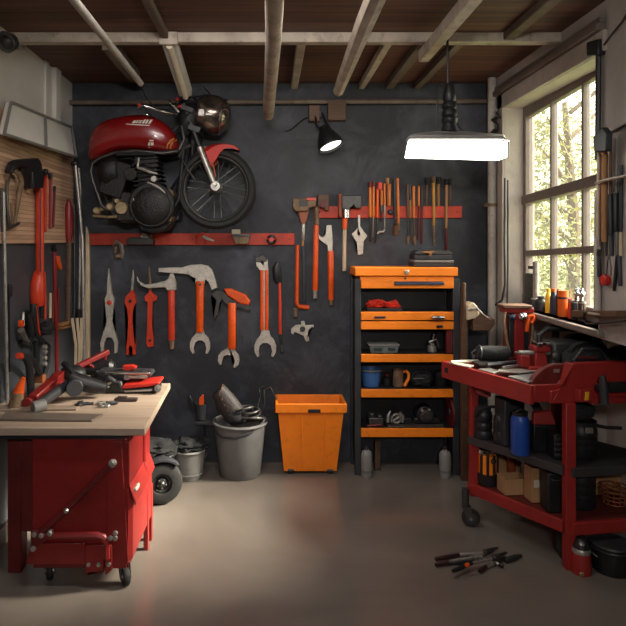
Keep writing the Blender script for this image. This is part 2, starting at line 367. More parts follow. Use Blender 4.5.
g = G(); g.prism([fr(507.5, 139, -.1), fr(509.5, 142, -.1), fr(509, 157, -.1), fr(507.5, 157, -.1)], (0, .13, 0)); build(g, 'end_plate', CHROME, t, .002)
s = YP/F; zt = c.z+(147-129)*s; pr = []
for y, r in ((129, 9), (125, 7.5), (121, 6.5), (119, 8), (116, 8.2), (114, 6.6), (112, 8), (108, 7.6), (106, 6), (104, 7.6), (100, 7), (98, 5.6), (95, 6.8), (90, 6.6), (86, 5.6), (82, 5), (79, 3.2)): pr.append((r*s, (129-y)*s))
g = G(); g.lathe((fr(454, 129, 0).x, YP+.08, zt), pr); build(g, 'stem', BLACK, t)
g = G(); g.cyl((fr(452.5, 79, 0).x, YP+.08, zt+49*s), (fr(452, 79, 0).x, YP+.08, 2.742), .006, seg=8)
g.tube([fr(459, 84, 0), fr(462, 98, 0), fr(459, 110, 0), fr(466, 124, 0), fr(474, 131, 0)], .004, 6).tube([fr(446, 80, .02), fr(443.5, 100, .02), fr(443, 129, .02)], .004, 6)
build(g, 'cable', BLACK, t)
# invented ceiling light added as general fill, unseen above the frame
t = thing('ceiling_fill_casing', 'added white casing for the unseen ceiling fill light', 'light fixture', (-.05, 2.15, 2.68))
build(G().prism([(-.65, 2.03, 2.735), (-.65, 2.06, 2.655), (-.65, 2.26, 2.735)], (1.2, 0, 0)), 'casing', WHITEM, t, .004)
t = thing('added_fill_lamp', 'added black fill lamp on the unseen wall behind the camera', 'lamp', (.1, YF, 2.1))  # invented lamp body, added behind the camera to hold the frontal fill
build(G().box((-.18, YF-.001, 2.08), (.38, YF+.12, 2.42)), 'casing', BLACK, t, .01)
# small camera-like fitting high on the left wall
t = thing('wall_fitting', 'small dark metal fitting at the left end of the cross beam', 'fitting', LW(10, 42, .05))
build(G().ell(LW(9, 42, .06), (.05, .05, .05), sub=2), 'ball', DSTEEL, t)
build(G().prism([LW(12, 36, .01), LW(18, 35, .01), LW(18, 45, .01), LW(15, 50, .01), LW(12, 46, .01)], (.05, 0, 0)), 'bracket', STEEL, t, .004)
build(G().torus(LW(6, 42, .09), (1, -.6, 0), .045, .01, 24, 8), 'ring', DSTEEL, t)
# white tilted light panel on the left wall
t = thing('wall_light_panel', 'long white two-pane light panel tilted on the left wall', 'light panel', LW(40, 130, .02))
g = G(); pts = [LW(9, 102, .03), LW(70, 127, .03), LW(75, 157, .11), LW(2, 134, .11)]
g.prism(pts, (-.02, 0, -.0)); g2 = [p+V((.012, 0, .0)) for p in pts]
build(g, 'panel', mat('white_diffuser', (224, 220, 212), .4, var=.04), t, .003)
g = G()
for i in range(4): g.tube([g2[i], g2[(i+1) % 4]], .008, 6)
g.tube([(g2[0]+g2[1])/2, (g2[2]+g2[3])/2], .008, 6)
build(g, 'frame', LGREY, t)
build(G().prism([LW(9, 103, .0), LW(9, 103, .02), LW(3, 134, .1), LW(3, 134, .0)], (0, .02, 0)).prism([LW(66, 126, .0), LW(66, 126, .015), LW(67, 150, .08), LW(67, 150, .0)], (0, -.02, 0)), 'bracket', DSTEEL, t)

# ---------------------------------------------------------------- outside
GRASS = mat('meadow', (92, 110, 50), .9, var=.3, ns=2)
S(G().box((2.4, -2, -.3), (30, 40, -.05)), 'ground', GRASS)
def leafmat(name, c):
    m, nt, b = nodes(name); L = nt.links
    tc = N(nt, 'ShaderNodeTexCoord'); nz = N(nt, 'ShaderNodeTexNoise'); nz.inputs['Scale'].default_value = 1.2; nz.inputs['Detail'].default_value = 4; L.new(tc.outputs['Object'], nz.inputs['Vector'])
    c = lin(c); rp = ramp(nt, [(.3, tuple(x*.55 for x in c)), (.7, tuple(min(1, x*1.4) for x in c))]); L.new(nz.outputs['Fac'], rp.inputs[0])
    L.new(rp.outputs[0], b.inputs['Base Color']); b.inputs['Roughness'].default_value = .6
    tl = N(nt, 'ShaderNodeBsdfTranslucent'); L.new(rp.outputs[0], tl.inputs[0]); mx = N(nt, 'ShaderNodeMixShader'); mx.inputs[0].default_value = .5
    L.new(b.outputs[0], mx.inputs[1]); L.new(tl.outputs[0], mx.inputs[2]); L.new(mx.outputs[0], nt.nodes['Material Output'].inputs[0])
    return m
LF = [leafmat('leaves_olive', (132, 132, 66)), leafmat('leaves_green', (98, 110, 46)), leafmat('leaves_pale', (150, 148, 84))]
BARK = mat('bark', (92, 74, 56), .9, var=.3, bump=.6)
rnd = random.Random(3)
def tree(x, y, h, r, n, lm, label, zlo=.3, ls=.034):
    t = thing('tree', label, 'tree', (x, y, -.05), 'trees outside the window')
    g = G().tube([(x, y, -.06), (x+.05, y, h*.4), (x-.04, y+.05, h*.75)], [.09, .07, .03], 8)
    for i in range(7):
        a = rnd.random()*6.28; z = h*(.3+.07*i); g.tube([(x, y, z), (x+math.cos(a)*r*.4, y+math.sin(a)*r*.4, z+.3), (x+math.cos(a)*r*.75, y+math.sin(a)*r*.75, z+.45)], [.03, .02, .008], 6)
    build(g, 'trunk', BARK, t)
    g = G(); bm = g.bm
    cl = []
    for i in range(46):
        while True:
            p = V((rnd.uniform(-1, 1), rnd.uniform(-1, 1), rnd.uniform(-1, 1)))
            if p.length < 1: break
        cl.append(V((x+p.x*r, y+p.y*r, (h+zlo)/2+p.z*(h-zlo)/2)))
    for i in range(n):
        c = cl[i % len(cl)]+V((rnd.gauss(0, r*.17), rnd.gauss(0, r*.17), rnd.gauss(0, r*.2)))
        u = V((rnd.gauss(0, 1), rnd.gauss(0, 1), rnd.gauss(0, 1))).normalized(); w_ = u.orthogonal().normalized(); s_ = ls*rnd.uniform(.6, 1.4)
        bm.faces.new([bm.verts.new(q) for q in (c-u*s_, c+w_*s_*.5, c+u*s_, c-w_*s_*.5)])
    o = build(g, 'crown', lm, t); tag(o, kind='stuff')
for i, a in enumerate(((3.5, 7.0, 4.3, .95, 9000, 0, 'loose olive tree nearest the window'), (6.2, 9.6, 5.5, 1.25, 9000, 1, 'green tree standing behind the olive tree outside'), (3.9, 13.2, 5.8, 1.4, 9000, 2, 'pale leaved tree farthest left outside the window'), (8.0, 13.6, 6.8, 1.7, 9000, 2, 'tall pale tree at far right outside the window'))):
    tree(*a[:5], LF[a[5]], a[6])
# ================================================================ MOTORCYCLE
YM = 4.06; sm = YM/F
def M3(px, py, d=0.0):                 # point on the bike's mid-plane, d towards the viewer
    p = PB(px, py, YM); return V((p.x, YM-d, p.z))
moto = thing('motorcycle', 'dark red motorcycle front half hung on the back wall above the red rail', 'motorcycle', M3(170, 232))
# tank: a loft of rounded sections
st = [(89.5, 150, 158, .02), (90.5, 143, 160, .05), (92.5, 136, 160.5, .075), (97, 128.5, 160, .1), (104, 123, 158, .12), (112, 120, 154.5, .13), (122, 118, 151.5, .14), (134, 116.3, 151, .145), (146, 115.8, 152, .145), (157, 118.5, 153.5, .14), (165, 123, 154.5, .128), (171, 128.5, 154.5, .11), (175, 134, 154, .09), (178, 140.5, 152, .06), (179.3, 145, 149.5, .02)]
def ring(px, y0, y1, d, n=28):
    o = []
    for k in range(n):
        a = 2*math.pi*k/n; c, s = math.cos(a), math.sin(a); e = .72
        q = M3(px, (y0+y1)/2-(y1-y0)/2*math.copysign(abs(s)**e, s), d*math.copysign(abs(c)**e, c)); o.append(q)
    return o
def tank_d(px, py):                    # depth of the tank's near skin at a pixel
    for a, b in zip(st, st[1:]):
        if a[0] <= px <= b[0]:
            t = (px-a[0])/(b[0]-a[0]); y0, y1, d = (a[i]+(b[i]-a[i])*t for i in (1, 2, 3))
            s = abs((y0+y1)/2-py)/((y1-y0)/2); s = min(.98, s)
            an = math.asin(s**(1/.72)); return d*math.cos(an)**.72
    return .02
g = G(); g.rings([ring(*a) for a in st]); tank = build(g, 'fuel_tank', TANKRED, moto)
WHITE = mat('decal_white', (214, 206, 196), .5); KNEE = mat('knee_panel', (84, 14, 12), .4, var=.15)
def onskin(pts, off=.002): return [M3(x, y, tank_d(x, y)+off) for x, y in pts]
def decal(name, polys, m, lab=None):
    g = G()
    for p in polys: g.prism(onskin(p, .006), (0, .006, 0))
    build(g, name, m, tank, label=lab)
tl = [[(138.5, 124.6), (141.2, 124.6), (139.6, 127.4), (136.9, 127.4)], [(142, 124.6), (143.2, 124.6), (141.6, 127.4), (140.4, 127.4)], [(144.2, 124.6), (147, 124.6), (146.4, 125.5), (143.7, 125.5)], [(143.4, 126.2), (146, 126.2), (145.4, 127.4), (142.8, 127.4)], [(148.3, 123.6), (150, 123.6), (148.3, 127.6), (146.6, 127.6)], [(151, 123.6), (152.8, 123.6), (151.1, 127.6), (149.3, 127.6)], [(154.2, 123.4), (156.2, 123.4), (154.4, 127.6), (152.4, 127.6)]]
decal('tank_lettering', tl+[[(131.5, 127.9), (140, 128.5), (154, 129), (153.4, 129.9), (140, 129.4), (131, 128.6)]], WHITE, 'white slanted lettering with an underline')
decal('side_lettering', [[(155.2, 136.4), (157.2, 136.9), (158.4, 138.6), (157, 138.6)], [(153.6, 143.4), (157.6, 143.4), (157.3, 144.6), (153.3, 144.6)], [(152.4, 145.6), (154, 145.6), (153.2, 148.4), (151.6, 148.4)], [(154.6, 145.6), (157.4, 145.6), (157.2, 148.2), (154.2, 148.2)], [(151.2, 149.6), (153.6, 149.6), (153.4, 150.3), (151, 150.3)]], WHITE, 'small white lettering')
for dx in (0, 3.2):
    g = G(); g.tube(onskin([(177+dx*.6-1, 140.5+dx*.2), (173.5+dx-1, 143.6), (171.2+dx-1, 147.5), (170.2+dx-1, 151)], .006), .0055, 6); build(g, 'tank_stripe', TAPE, tank)
g = G(); g.lathe(M3(147, 116.4), [(.03, -.01), (.03, .012), (.02, .02), (.001, .022)], seg=20); build(g, 'filler_cap', CHROME, tank)
# frame
g = G()
for d in (.1, -.1):
    g.tube([M3(182, 152, d*.6), M3(165, 155.5, d), M3(140, 153, d), M3(118, 155, d), M3(104, 160, d), M3(97, 165, d), M3(95, 173, d), M3(97.5, 184, d), M3(102, 196, d), M3(106, 207, d), M3(112, 211, d)], .0105, 10)
build(g, 'frame_tube', DSTEEL, moto, label='curved grey frame tube')
g = G()
for d in (.07, -.07): g.tube([M3(186, 122, d*.3), M3(184, 160, d), M3(180, 200, d), M3(166, 226, d)], .011, 8)
g.tube([M3(188, 118), M3(150, 150), M3(112, 158)], .016, 8)
g.tube([M3(182, 152, .06), M3(150, 156, .1), M3(120, 156, .1)], .014, 8)
build(g, 'frame', BLACK, moto)
# engine
ENG = mat('engine_black', (24, 23, 23), .45, .35, var=.4, ns=20, dirt=(70, 60, 50), dirt_amt=.5, bump=.5)
g = G(); g.cyl(M3(155, 206, -.12), M3(155, 206, .13), .15, seg=36); g.cyl(M3(128, 208, -.1), M3(128, 208, .09), .105, seg=28)
g.obox(M3(141, 214), (.28, .2, .1)); g.obox(M3(118, 180), (.16, .2, .24), Matrix.Rotation(R(18), 3, 'Y'))
eng = build(g, 'engine', ENG, moto, .008)
g = G()
for i in range(9):
    g.obox(M3(151-i*.5, 190-i*4.2), (.2-.004*i, .2, .009), Matrix.Rotation(R(-6), 3, 'Y'))
g.obox(M3(149, 172), (.13, .14, .26), Matrix.Rotation(R(-6), 3, 'Y'))
build(g, 'cylinder_fins', ENG, eng, .002)
g = G(); g.obox(M3(148, 163), (.16, .16, .06), Matrix.Rotation(R(10), 3, 'Y')); g.cyl(M3(134, 176, .02), M3(134, 176, .12), .045, seg=18); g.ell(M3(112, 172, .06), (.085, .07, .11), sub=2, amp=.2, seed=2)
build(g, 'carburettor', ENG, eng, .006)
g = G(); g.lathe(M3(155, 207, .13), [(.125, 0), (.122, .012), (.1, .026), (.06, .032), (.001, .034)], (0, -1, 0), 36); build(g, 'clutch_cover', ENG, eng)
g = G(); g.tube([M3(152+19*math.cos(a), 206-20*math.sin(a), .13) for a in [R(x) for x in range(-35, 85, 8)]], .008, 8); build(g, 'cover_rim', STEEL, eng)
g = G(); g.lathe(M3(125.5, 209, .09), [(.044, -.02), (.044, .02), (.038, .03), (.012, .03), (.012, .036), (.001, .036)], (0, -1, 0), 26)
for a in range(5): g.cyl(M3(125.5+4.6*math.cos(a*1.257), 209+4.6*math.sin(a*1.257), .118), M3(125.5+4.6*math.cos(a*1.257), 209+4.6*math.sin(a*1.257), .126), .006, seg=8)
BRS = mat('brassy_steel', (178, 160, 124), .4, .7, var=.2, ns=20, dirt=(80, 66, 50), dirt_amt=.5)
build(g, 'gear_cover', BRS, moto, label='round pale brassy cover')
g = G()
for x, y, r in ((114, 207.5, .026), (101, 211.5, .024), (121, 202, .018)): g.lathe(M3(x, y, .08), [(r, -.02), (r, .03), (r*.7, .04), (.001, .04)], (0, -1, 0), 20)
g.tube([M3(97, 216.5, .09), M3(112, 217.5, .09), M3(127, 217, .09)], .009, 8); g.tube([M3(101, 211, .09), M3(114, 208, .09)], .012, 8)
build(g, 'shift_linkage', BRS, moto)
g = G(); g.tube([M3(141, 170, .13), M3(147, 171.5, .14), M3(154, 174.5, .14), M3(161, 176, .13)], [.006, .01, .011, .006], 8); g.tube([M3(142, 160, .1), M3(141.5, 170, .12)], .008, 8); g.tube([M3(151, 184, .13), M3(158, 187, .13), M3(165, 192, .13)], .007, 8)
g.tube([M3(138, 200, .14), M3(144, 212, .15), M3(147, 222, .14)], .006, 8); g.cyl(M3(158, 181, .1), M3(158, 181, .15), .02, seg=14)
build(g, 'engine_brightwork', STEEL, moto, .001)
g = G(); g.prism([M3(170, 189, .1), M3(174.5, 192, .1), M3(177, 207, .1), M3(173, 222, .1), M3(168.5, 222, .1), M3(171.5, 206, .1)], (0, .2, 0)); build(g, 'front_guard', RUST, moto, .006)
g = G(); g.bp([(136, 222), (172, 222), (166, 230), (152, 233.5), (140, 231)], YM+.08, .16); build(g, 'sump', ENG, moto, .01)
g = G(); g.obox(M3(140, 208, -.19), (.5, .18, .16)); g.obox(M3(200, 150, -.19), (.1, .18, .1)); g.tube([M3(160, 205, -.12), M3(190, 160, -.13), M3(192, 130, -.06)], .03, 8); build(g, 'mounting_bracket', BLACK, moto, .006)
# fork, wheel
WCX, WCY = 216.3, 189.0
g = G()
for d in (.085, -.085): g.tube([M3(185.5, 106, d), M3(195, 133, d), M3(202.5, 153, d)], .017, 12)
g.obox(M3(189, 112), (.09, .22, .035), Matrix.Rotation(R(20), 3, 'Y')); g.obox(M3(196, 131), (.085, .21, .04), Matrix.Rotation(R(20), 3, 'Y')); g.cyl(M3(184, 112), M3(191, 134), .03, seg=16)
g.ell(M3(190, 120, .02), (.07, .09, .12), Matrix.Rotation(R(20), 3, 'Y'), 2, .2, 4, 3)
fork = build(g, 'fork', BLACK, moto, .003)
for d in (.085, -.085): build(G().tube([M3(201, 149, d), M3(208, 167, d), M3(214.5, 183, d)], [.0185, .02, .019], 12), 'fork_leg', STEEL, moto)
g = G(); g.torus(M3(WCX, WCY), (0, 1, 0), 31.5*sm, .012, 64, 10); g.torus(M3(WCX, WCY, .03), (0, 1, 0), 31.8*sm, .009, 64, 8); g.torus(M3(WCX, WCY, -.03), (0, 1, 0), 31.8*sm, .009, 64, 8)
wheel = build(g, 'front_wheel', DSTEEL, moto)
g = G(); q = []
for i in range(64):
    a = 2*math.pi*i/64; c, s = math.cos(a), math.sin(a); rr = []
    for r, d in ((31.8, .034), (33.5, .05), (36.5, .052), (38.8, .035), (39.8, 0), (38.8, -.035), (36.5, -.052), (33.5, -.05), (31.8, -.034)):
        rr.append(M3(WCX+r*c, WCY+r*1.02*s, d))
    q.append(rr)
g.rings(q, False, True); build(g, 'tire', RUBBER, wheel)
g = G(); g.lathe(M3(WCX, WCY-2, .075), [(.001, 0), (.03, .001), (.036, .012), (.036, .05), (.03, .055), (.03, .095), (.036, .1), (.036, .138), (.03, .15), (.001, .15)], (0, 1, 0), 24); g.cyl(M3(WCX, WCY-4, .12), M3(WCX, WCY-4, -.12), .014, seg=12); build(g, 'hub', STEEL, wheel)
SPK = mat('spoke_steel', (84, 82, 80), .4, .9)
for i in range(28):
    a = 2*math.pi*i/28+.06; o_ = .22*(1 if i % 2 else -1); d = .05 if i % 4 < 2 else -.05
    g = G(); g.tube([M3(WCX+4.5*math.cos(a+o_*3), WCY-2+4.5*math.sin(a+o_*3), d), M3(WCX+31.5*math.cos(a), WCY+31.5*math.sin(a), d*.15)], .0028, 5); build(g, 'spoke', SPK, wheel)
# fender: a curved shell over the tyre with a skirt at the fork
g = G(); rr = []
for x0, y0, x1, y1 in ((205, 148.5, 212, 168), (210, 146, 216, 162), (216, 144.6, 220, 155), (222, 144.0, 224, 151), (228, 144.4, 229, 149.5), (234, 146, 233.5, 149.5), (239.5, 149.6, 238.5, 152)):
    w_ = .068; rr.append([M3(x1, y1, w_), M3(x0*.75+x1*.25, y0*.75+y1*.25, w_), M3(x0, y0, w_*.45), M3(x0, y0, -w_*.45), M3(x0*.75+x1*.25, y0*.75+y1*.25, -w_), M3(x1, y1, -w_), M3(x1+.4, y1, -w_+.008), M3(x1*.3+x0*.7+.5, y0*.65+y1*.35, -w_+.01), M3(x1*.3+x0*.7+.5, y0*.65+y1*.35, w_-.01), M3(x1+.4, y1, w_-.008)])
g.rings(rr); build(g, 'fender', FENDRED, moto)
g = G(); g.prism([M3(231, 146.5, .06), M3(239, 149.2, .06), M3(240, 151, .06), M3(233, 150.5, .06), M3(226, 150.5, .06)], (0, .12, 0)); build(g, 'fender_edge', BLACK, moto, .003)
g = G(); g.tube([M3(210, 166, .08), M3(214, 178, .088)], .006, 8).tube([M3(213.5, 163, .08), M3(216.5, 178, .088)], .006, 8); build(g, 'fender_stay', mat('copper_stay', (170, 100, 70), .4, .7), moto)
# headlamp cowl, screen, handlebar
COWL = mat('smoked_chrome', (138, 124, 114), .2, .9, var=.45, ns=14, dirt=(30, 27, 26), dirt_amt=.8)
ax = V((1, 0, -.22))
g = G(); g.lathe(M3(199, 112), [(.02, -.03), (.09, -.015), (.125, .02), (.135, .07), (.132, .12), (.115, .165), (.085, .195), (.05, .212), (.001, .22)], ax, 36); cowl = build(g, 'headlamp_cowl', COWL, moto)
g = G(); g.torus(M3(199, 112)+ax.normalized()*.165, ax, .116, .008, 36, 8); build(g, 'lamp_rim', CHROME, cowl)
g = G(); g.tube([M3(221, 118, .1), M3(223.5, 113.5, .11), M3(227, 112, .1), M3(229.5, 114, .08), M3(229, 119, .07), M3(226, 121, .09)], .004, 6); build(g, 'cowl_trim', CHROME, cowl)
g = G(); g.obox(M3(203.5, 116.5, .125), (.045, .02, .05)).obox(M3(211, 118.5, .135), (.05, .012, .02)); build(g, 'cowl_badge', STEEL, cowl, .006)
g = G(); g.prism([M3(203.5, 87, .04), M3(206, 88.5, .04), M3(218, 99.5, .06), M3(216.5, 101.5, .06)], (0, .1, 0)); build(g, 'windscreen', DSTEEL, moto, .002)
g = G(); g.ell(M3(208, 128, .03), (.05, .06, .04), sub=2, amp=.15); g.tube([M3(200, 122, .05), M3(206, 131, .06), M3(214, 130, .05)], .012, 8); g.tube([M3(176, 108), M3(190, 100), M3(203, 98)], .022, 8); g.ell(M3(190, 103), (.075, .09, .035), sub=2, amp=.2, seed=5); build(g, 'headlamp_bracket', BLACK, moto)
g = G(); g.tube([M3(184, 112, .02), M3(180, 117.5, .1), M3(172, 119, .2), M3(163, 117.2, .25), M3(153, 114.8, .27), M3(149, 115.2, .27)], .009, 10); g.tube([M3(184, 112, -.02), M3(178, 114, -.1), M3(170, 112, -.18)], .009, 10)
g.tube([M3(172, 105, .12), M3(176, 110, .13), M3(181, 115, .1)], [.007, .011, .007], 8); build(g, 'handlebar', CHROME, moto)
g = G(); g.tube([M3(152, 114.6, .27), M3(146, 117.4, .28)], [.014, .012], 10); build(g, 'grip', BLACK, moto)
for x, y, d in ((148.5, 114.6, .29), (178.5, 101.3, .06), (182.5, 110.5, .12)): build(G().ell(M3(x, y, d), (.014, .012, .011), sub=2), 'red_switch', FENDRED, moto)
g = G(); g.tube([M3(184, 160, .09), M3(190, 172, .12), M3(197, 182, .1)], .006, 8).tube([M3(183, 128, .08), M3(186, 142, .1), M3(181, 152, .1)], .01, 8); g.tube([M3(180, 158, .05), M3(184, 150, .06), M3(192, 147, .07)], .012, 8); build(g, 'brake_hose', DSTEEL, moto)

# ================================================================ RED RAILS AND WHAT HANGS ON THEM
YR = WB-.022
for x0, x1, y0, y1, l in ((90, 294.5, 233.3, 245, 'long red rail on the back wall below the motorcycle'), (314, 462, 206, 218, 'shorter red rail holding the thin tools near the lamp')):
    g = G(); g.bp([(x0, y0), (x1, y0), (x1, y1), (x0, y1)], WB, .022); r_ = build(g, 'tool_rail', RAIL, bev=.003, label=l, cat='rail')
    for x in (x0+6, (x0+x1)/2, x1-5):
        g = G(); g.lathe(PB(x, (y0+y1)/2, WB-.022), [(.006, 0), (.005, .003), (.001, .004)], (0, -1, 0), 12); build(g, 'screw', DSTEEL, r_)
def rp_(px, py, d): return PB(px, py, YR-d+.001)
t = thing('hose_clip', 'worn metal spring clip hanging just under the left end of rail', 'clip', PB(116, 258, WB-.03))
build(G().tube([PB(113, 246, WB-.004), PB(117, 241.5, WB-.04), PB(121, 245, WB-.045), PB(122.5, 252, WB-.03), PB(121, 257.5, WB-.01)], [.01, .016, .02, .019, .014], 10, flat=.6), 'bow', STEEL, t)
build(G().ell(PB(118, 256, WB-.035), (.026, .022, .018), sub=2, amp=.2).obox(PB(116, 250, WB-.035), (.02, .03, .05)), 'jaw', RUST, t, .003)
t = thing('hand_plane', 'grey metal hand plane resting on the rail under the engine', 'hand plane', PB(142, 244.5, YR-.05))
build(G().prism([rp_(128, 244.6, .0), rp_(129, 238.5, .0), rp_(134, 237, .0), rp_(153, 238, .0), rp_(155.5, 240, .0), rp_(155.5, 244.6, .0)], (0, -.08, 0)), 'body', DSTEEL, t, .005)
build(G().prism([rp_(141, 238, .03), rp_(143, 232.5, .03), rp_(146, 233, .03), rp_(150, 238, .03)], (0, -.025, 0)).lathe(rp_(150, 238, .04), [(.012, 0), (.018, .012), (.014, .022), (.001, .026)], seg=14), 'lever', STEEL, t, .003)
t = thing('spring_clamp', 'small red and silver spring clamp on the middle of the left rail', 'clamp', PB(205, 244, YR-.03))
build(G().tube([rp_(196, 243, .006), rp_(197, 236, .03), rp_(203, 233, .035), rp_(207, 237, .03), rp_(205, 243, .02)], .008, 8), 'loop', REDH, t)
build(G().tube([rp_(203, 236.5, .04), rp_(208, 239, .045), rp_(214, 241, .04)], [.012, .011, .008], 8), 'jaw', PALE, t)
build(G().tube([rp_(204, 234.5, .03), rp_(207, 229, .03), rp_(209, 225.5, .03)], .004, 6), 'pin', DSTEEL, t)
t = thing('sanding_block', 'brown sanding block with a cream cap sitting on the left rail', 'sanding block', PB(242, 245, YR-.04))
build(G().prism([rp_(232.5, 236.5, 0), rp_(250.5, 236.5, 0), rp_(248.5, 244, 0), rp_(236, 244, 0)], (0, -.07, 0)), 'block', RUST, t, .004)
build(G().prism([rp_(232, 234, 0), rp_(251, 234, 0), rp_(251, 236.5, 0), rp_(232, 236.5, 0)], (0, -.075, 0)), 'plate', DSTEEL, t, .002)
build(G().prism([rp_(232, 229.5, .015), rp_(240.5, 229.5, .015), rp_(240.5, 234, .015), rp_(232, 234, .015)], (0, -.05, 0)), 'cap', CREAM, t, .003)
t = thing('coil_holder', 'small dark coil of red wire near the right end of left rail', 'wire coil', PB(271, 244, YR-.03))
build(G().torus(rp_(271.5, 239.5, .02), (0, 1, 0), .027, .009, 24, 8).torus(rp_(271.5, 239.5, .04), (.1, 1, .1), .025, .01, 24, 8), 'coil', BLACK, t)
build(G().cyl(rp_(271.5, 239.5, 0), rp_(271.5, 239.5, .055), .016, seg=12).tube([rp_(265, 237, .05), rp_(271, 241, .05), rp_(278, 237.5, .05)], .004, 6), 'core', REDH, t)

# ---------------------------------------------------------------- big tools hung on the bare wall
def jaw(cx, yt, yb, w, n, rot=0):
    h = yb-yt; r = [(n, 0), (n+1, .18*h), (.40*w, .36*h), (.5*w, .58*h), (.48*w, .82*h), (.36*w, h), (.27*w, .97*h), (.31*w, .76*h), (.25*w, .56*h), (.1*w, .46*h)]
    p = [(cx+x, yt+y) for x, y in r]+[(cx-x, yt+y) for x, y in r[::-1]]
    if rot:
        c, s = math.cos(R(rot)), math.sin(R(rot)); p = [(cx+(x-cx)*c-(y-yt)*s, yt+(x-cx)*s+(y-yt)*c) for x, y in p]
    return p
def hnd(g, x0, y0, x1, y1, w0, w1=None, off=.006, seg=14):
    w1 = w0 if w1 is None else w1; s = WB/F; r = max(w0, w1)/2*s
    p, q = PB(x0, y0, WB-off-r), PB(x1, y1, WB-off-r); d = q-p
    g.tube([p, p+d*.02, p+d*.5, q-d*.02, q], [w0/2*s*.85, w0/2*s, (w0+w1)/4*s*.97, w1/2*s, w1/2*s*.85], seg, flat=.7); return g
YT = WB+.001; TT = .028
def bt_(name, label, cat, px, py, group=None): return thing(name, label, cat, PB(px, py, WB-.02), group)
t = bt_('open_wrench', 'silver spiked open wrench, first tool of the lower row', 'wrench', 109, 353)
build(G().bp([(108.4, 268.5), (109.8, 280), (111.6, 294), (114.2, 299), (114.4, 306), (112.3, 321), (115.7, 334), (117.8, 343), (116.9, 353), (114.4, 353.5), (114.4, 343), (112, 338), (109.3, 337), (106.5, 338), (104, 343), (103.6, 353.5), (101, 352.5), (100.2, 343), (102.8, 334), (106.8, 321), (104.6, 306), (104.6, 299), (106.8, 294), (107.4, 280)], YT, TT), 'body', PALE, t, .006)
build(G().lathe(PB(109.4, 302.5, YT-TT), [(.018, -.004), (.018, .006), (.012, .009), (.001, .009)], (0, -1, 0), 16), 'pivot', REDH, t)
t = bt_('open_wrench', 'slim orange wrench with a silver spike, second in lower row', 'wrench', 130, 356)
build(G().bp([(128, 294), (131.5, 290), (133, 290), (135, 296), (136, 302), (133.2, 309), (132.2, 320), (134.2, 335), (136, 345), (135.4, 354.5), (132.5, 355), (132.5, 347), (130.5, 345), (128.6, 347), (128.8, 355), (126, 354.5), (125.6, 345), (127.8, 333), (128.4, 320), (127.2, 309), (124.6, 302), (125.5, 297)], YT, TT), 'body', REDH, t, .006)
build(G().bp([(132.8, 269.5), (134, 276), (133.2, 291), (130.6, 291), (131.3, 279)], YT, .018), 'spike', STEEL, t, .004)
build(G().lathe(PB(130.3, 301, YT-TT), [(.013, -.004), (.013, .004), (.001, .006)], (0, -1, 0), 14), 'pivot', BLACK, t)
t = bt_('marking_spike', 'orange spike tool with a winged guard, third in lower row', 'spike tool', 149, 348)
build(G().bp([(147.5, 294), (150.4, 290), (153, 294), (156.8, 296), (156.5, 300), (152.6, 302), (152, 325), (153.6, 340), (153, 346.5), (147.6, 347.5), (146.2, 343), (147.3, 325), (147.6, 302), (145, 301), (144.6, 296.5)], YT, TT), 'handle', REDH, t, .006)
build(G().tube([PB(150.2, 292, YT-.013), PB(149.8, 280, YT-.013), PB(149, 267, YT-.013)], [.014, .011, .004], 8), 'spike', RUST, t)
build(G().lathe(PB(150, 340.5, YT-TT), [(.009, -.004), (.009, .003), (.001, .004)], (0, -1, 0), 12), 'hole_eyelet', BLACK, t)
t = bt_('pick_hammer', 'pick hammer with curved silver beak and orange handle, fourth in row', 'hammer', 171, 349)
build(G().bp([(136.5, 276), (138.5, 281), (144, 284.5), (152, 284), (160, 282), (165, 281), (168, 279), (170, 273.5), (173, 273.5), (175.8, 282), (176.2, 290), (167, 290.5), (165.5, 287.5), (156, 288), (148, 288.5), (141, 286), (137, 281)], YT-.03, .032), 'head', PALE, t, .006)
g = G(); hnd(g, 171.4, 289, 171.4, 340, 7.4, 7, .012); build(g, 'handle', REDH, t)
g = G(); hnd(g, 171.4, 339, 171.8, 349, 6.4, 4.5, .012); build(g, 'butt', RUST, t)
t = bt_('claw_hammer', 'big silver claw hammer ending in an open wrench, centre of the row', 'hammer', 200, 354)
build(G().bp([(158.4, 268), (158.4, 272), (171, 273), (182, 273.6), (190, 275), (196, 278), (195.6, 284), (204.6, 284), (204.6, 278), (208, 281), (212, 290), (217.3, 287.7), (215.4, 280), (212, 270), (208, 266), (200, 264.3), (190, 265), (182, 267.5), (170, 267.6)], YT, .045), 'head', PALE, t, .008)
g = G(); hnd(g, 200.2, 281, 199.6, 332, 8.4, 7.2, .008); build(g, 'handle', ORANGEH, t)
build(G().bp(jaw(200, 329, 354, 20.5, 3), YT, .024), 'jaw', PALE, t, .006)
build(G().lathe(PB(200.2, 284.5, YT-.062), [(.009, -.006), (.009, .003), (.001, .004)], (0, -1, 0), 12), 'rivet', DSTEEL, t)
t = bt_('wrench_hammer', 'orange-headed hammer with a black claw and open wrench end', 'hammer', 232, 367)
build(G().bp([(223.5, 288.5), (231, 288.8), (246, 295), (250.5, 301.5), (249, 305.5), (240, 304), (227, 295.5)], YT, .05), 'head', ORANGEH, t, .01)
build(G().bp([(211, 294), (217, 290.5), (224, 292), (228, 297), (240, 304), (249.6, 305), (250.4, 310), (247.5, 310), (236, 306.5), (226, 304), (222, 299), (219.5, 303), (217.8, 315), (213.5, 319), (212.3, 316), (216.5, 300)], YT-.01, .034), 'claw', DSTEEL, t, .006)
g = G(); hnd(g, 232, 303, 231.8, 349, 8.2, 7.8, .012); build(g, 'handle', ORANGEH, t)
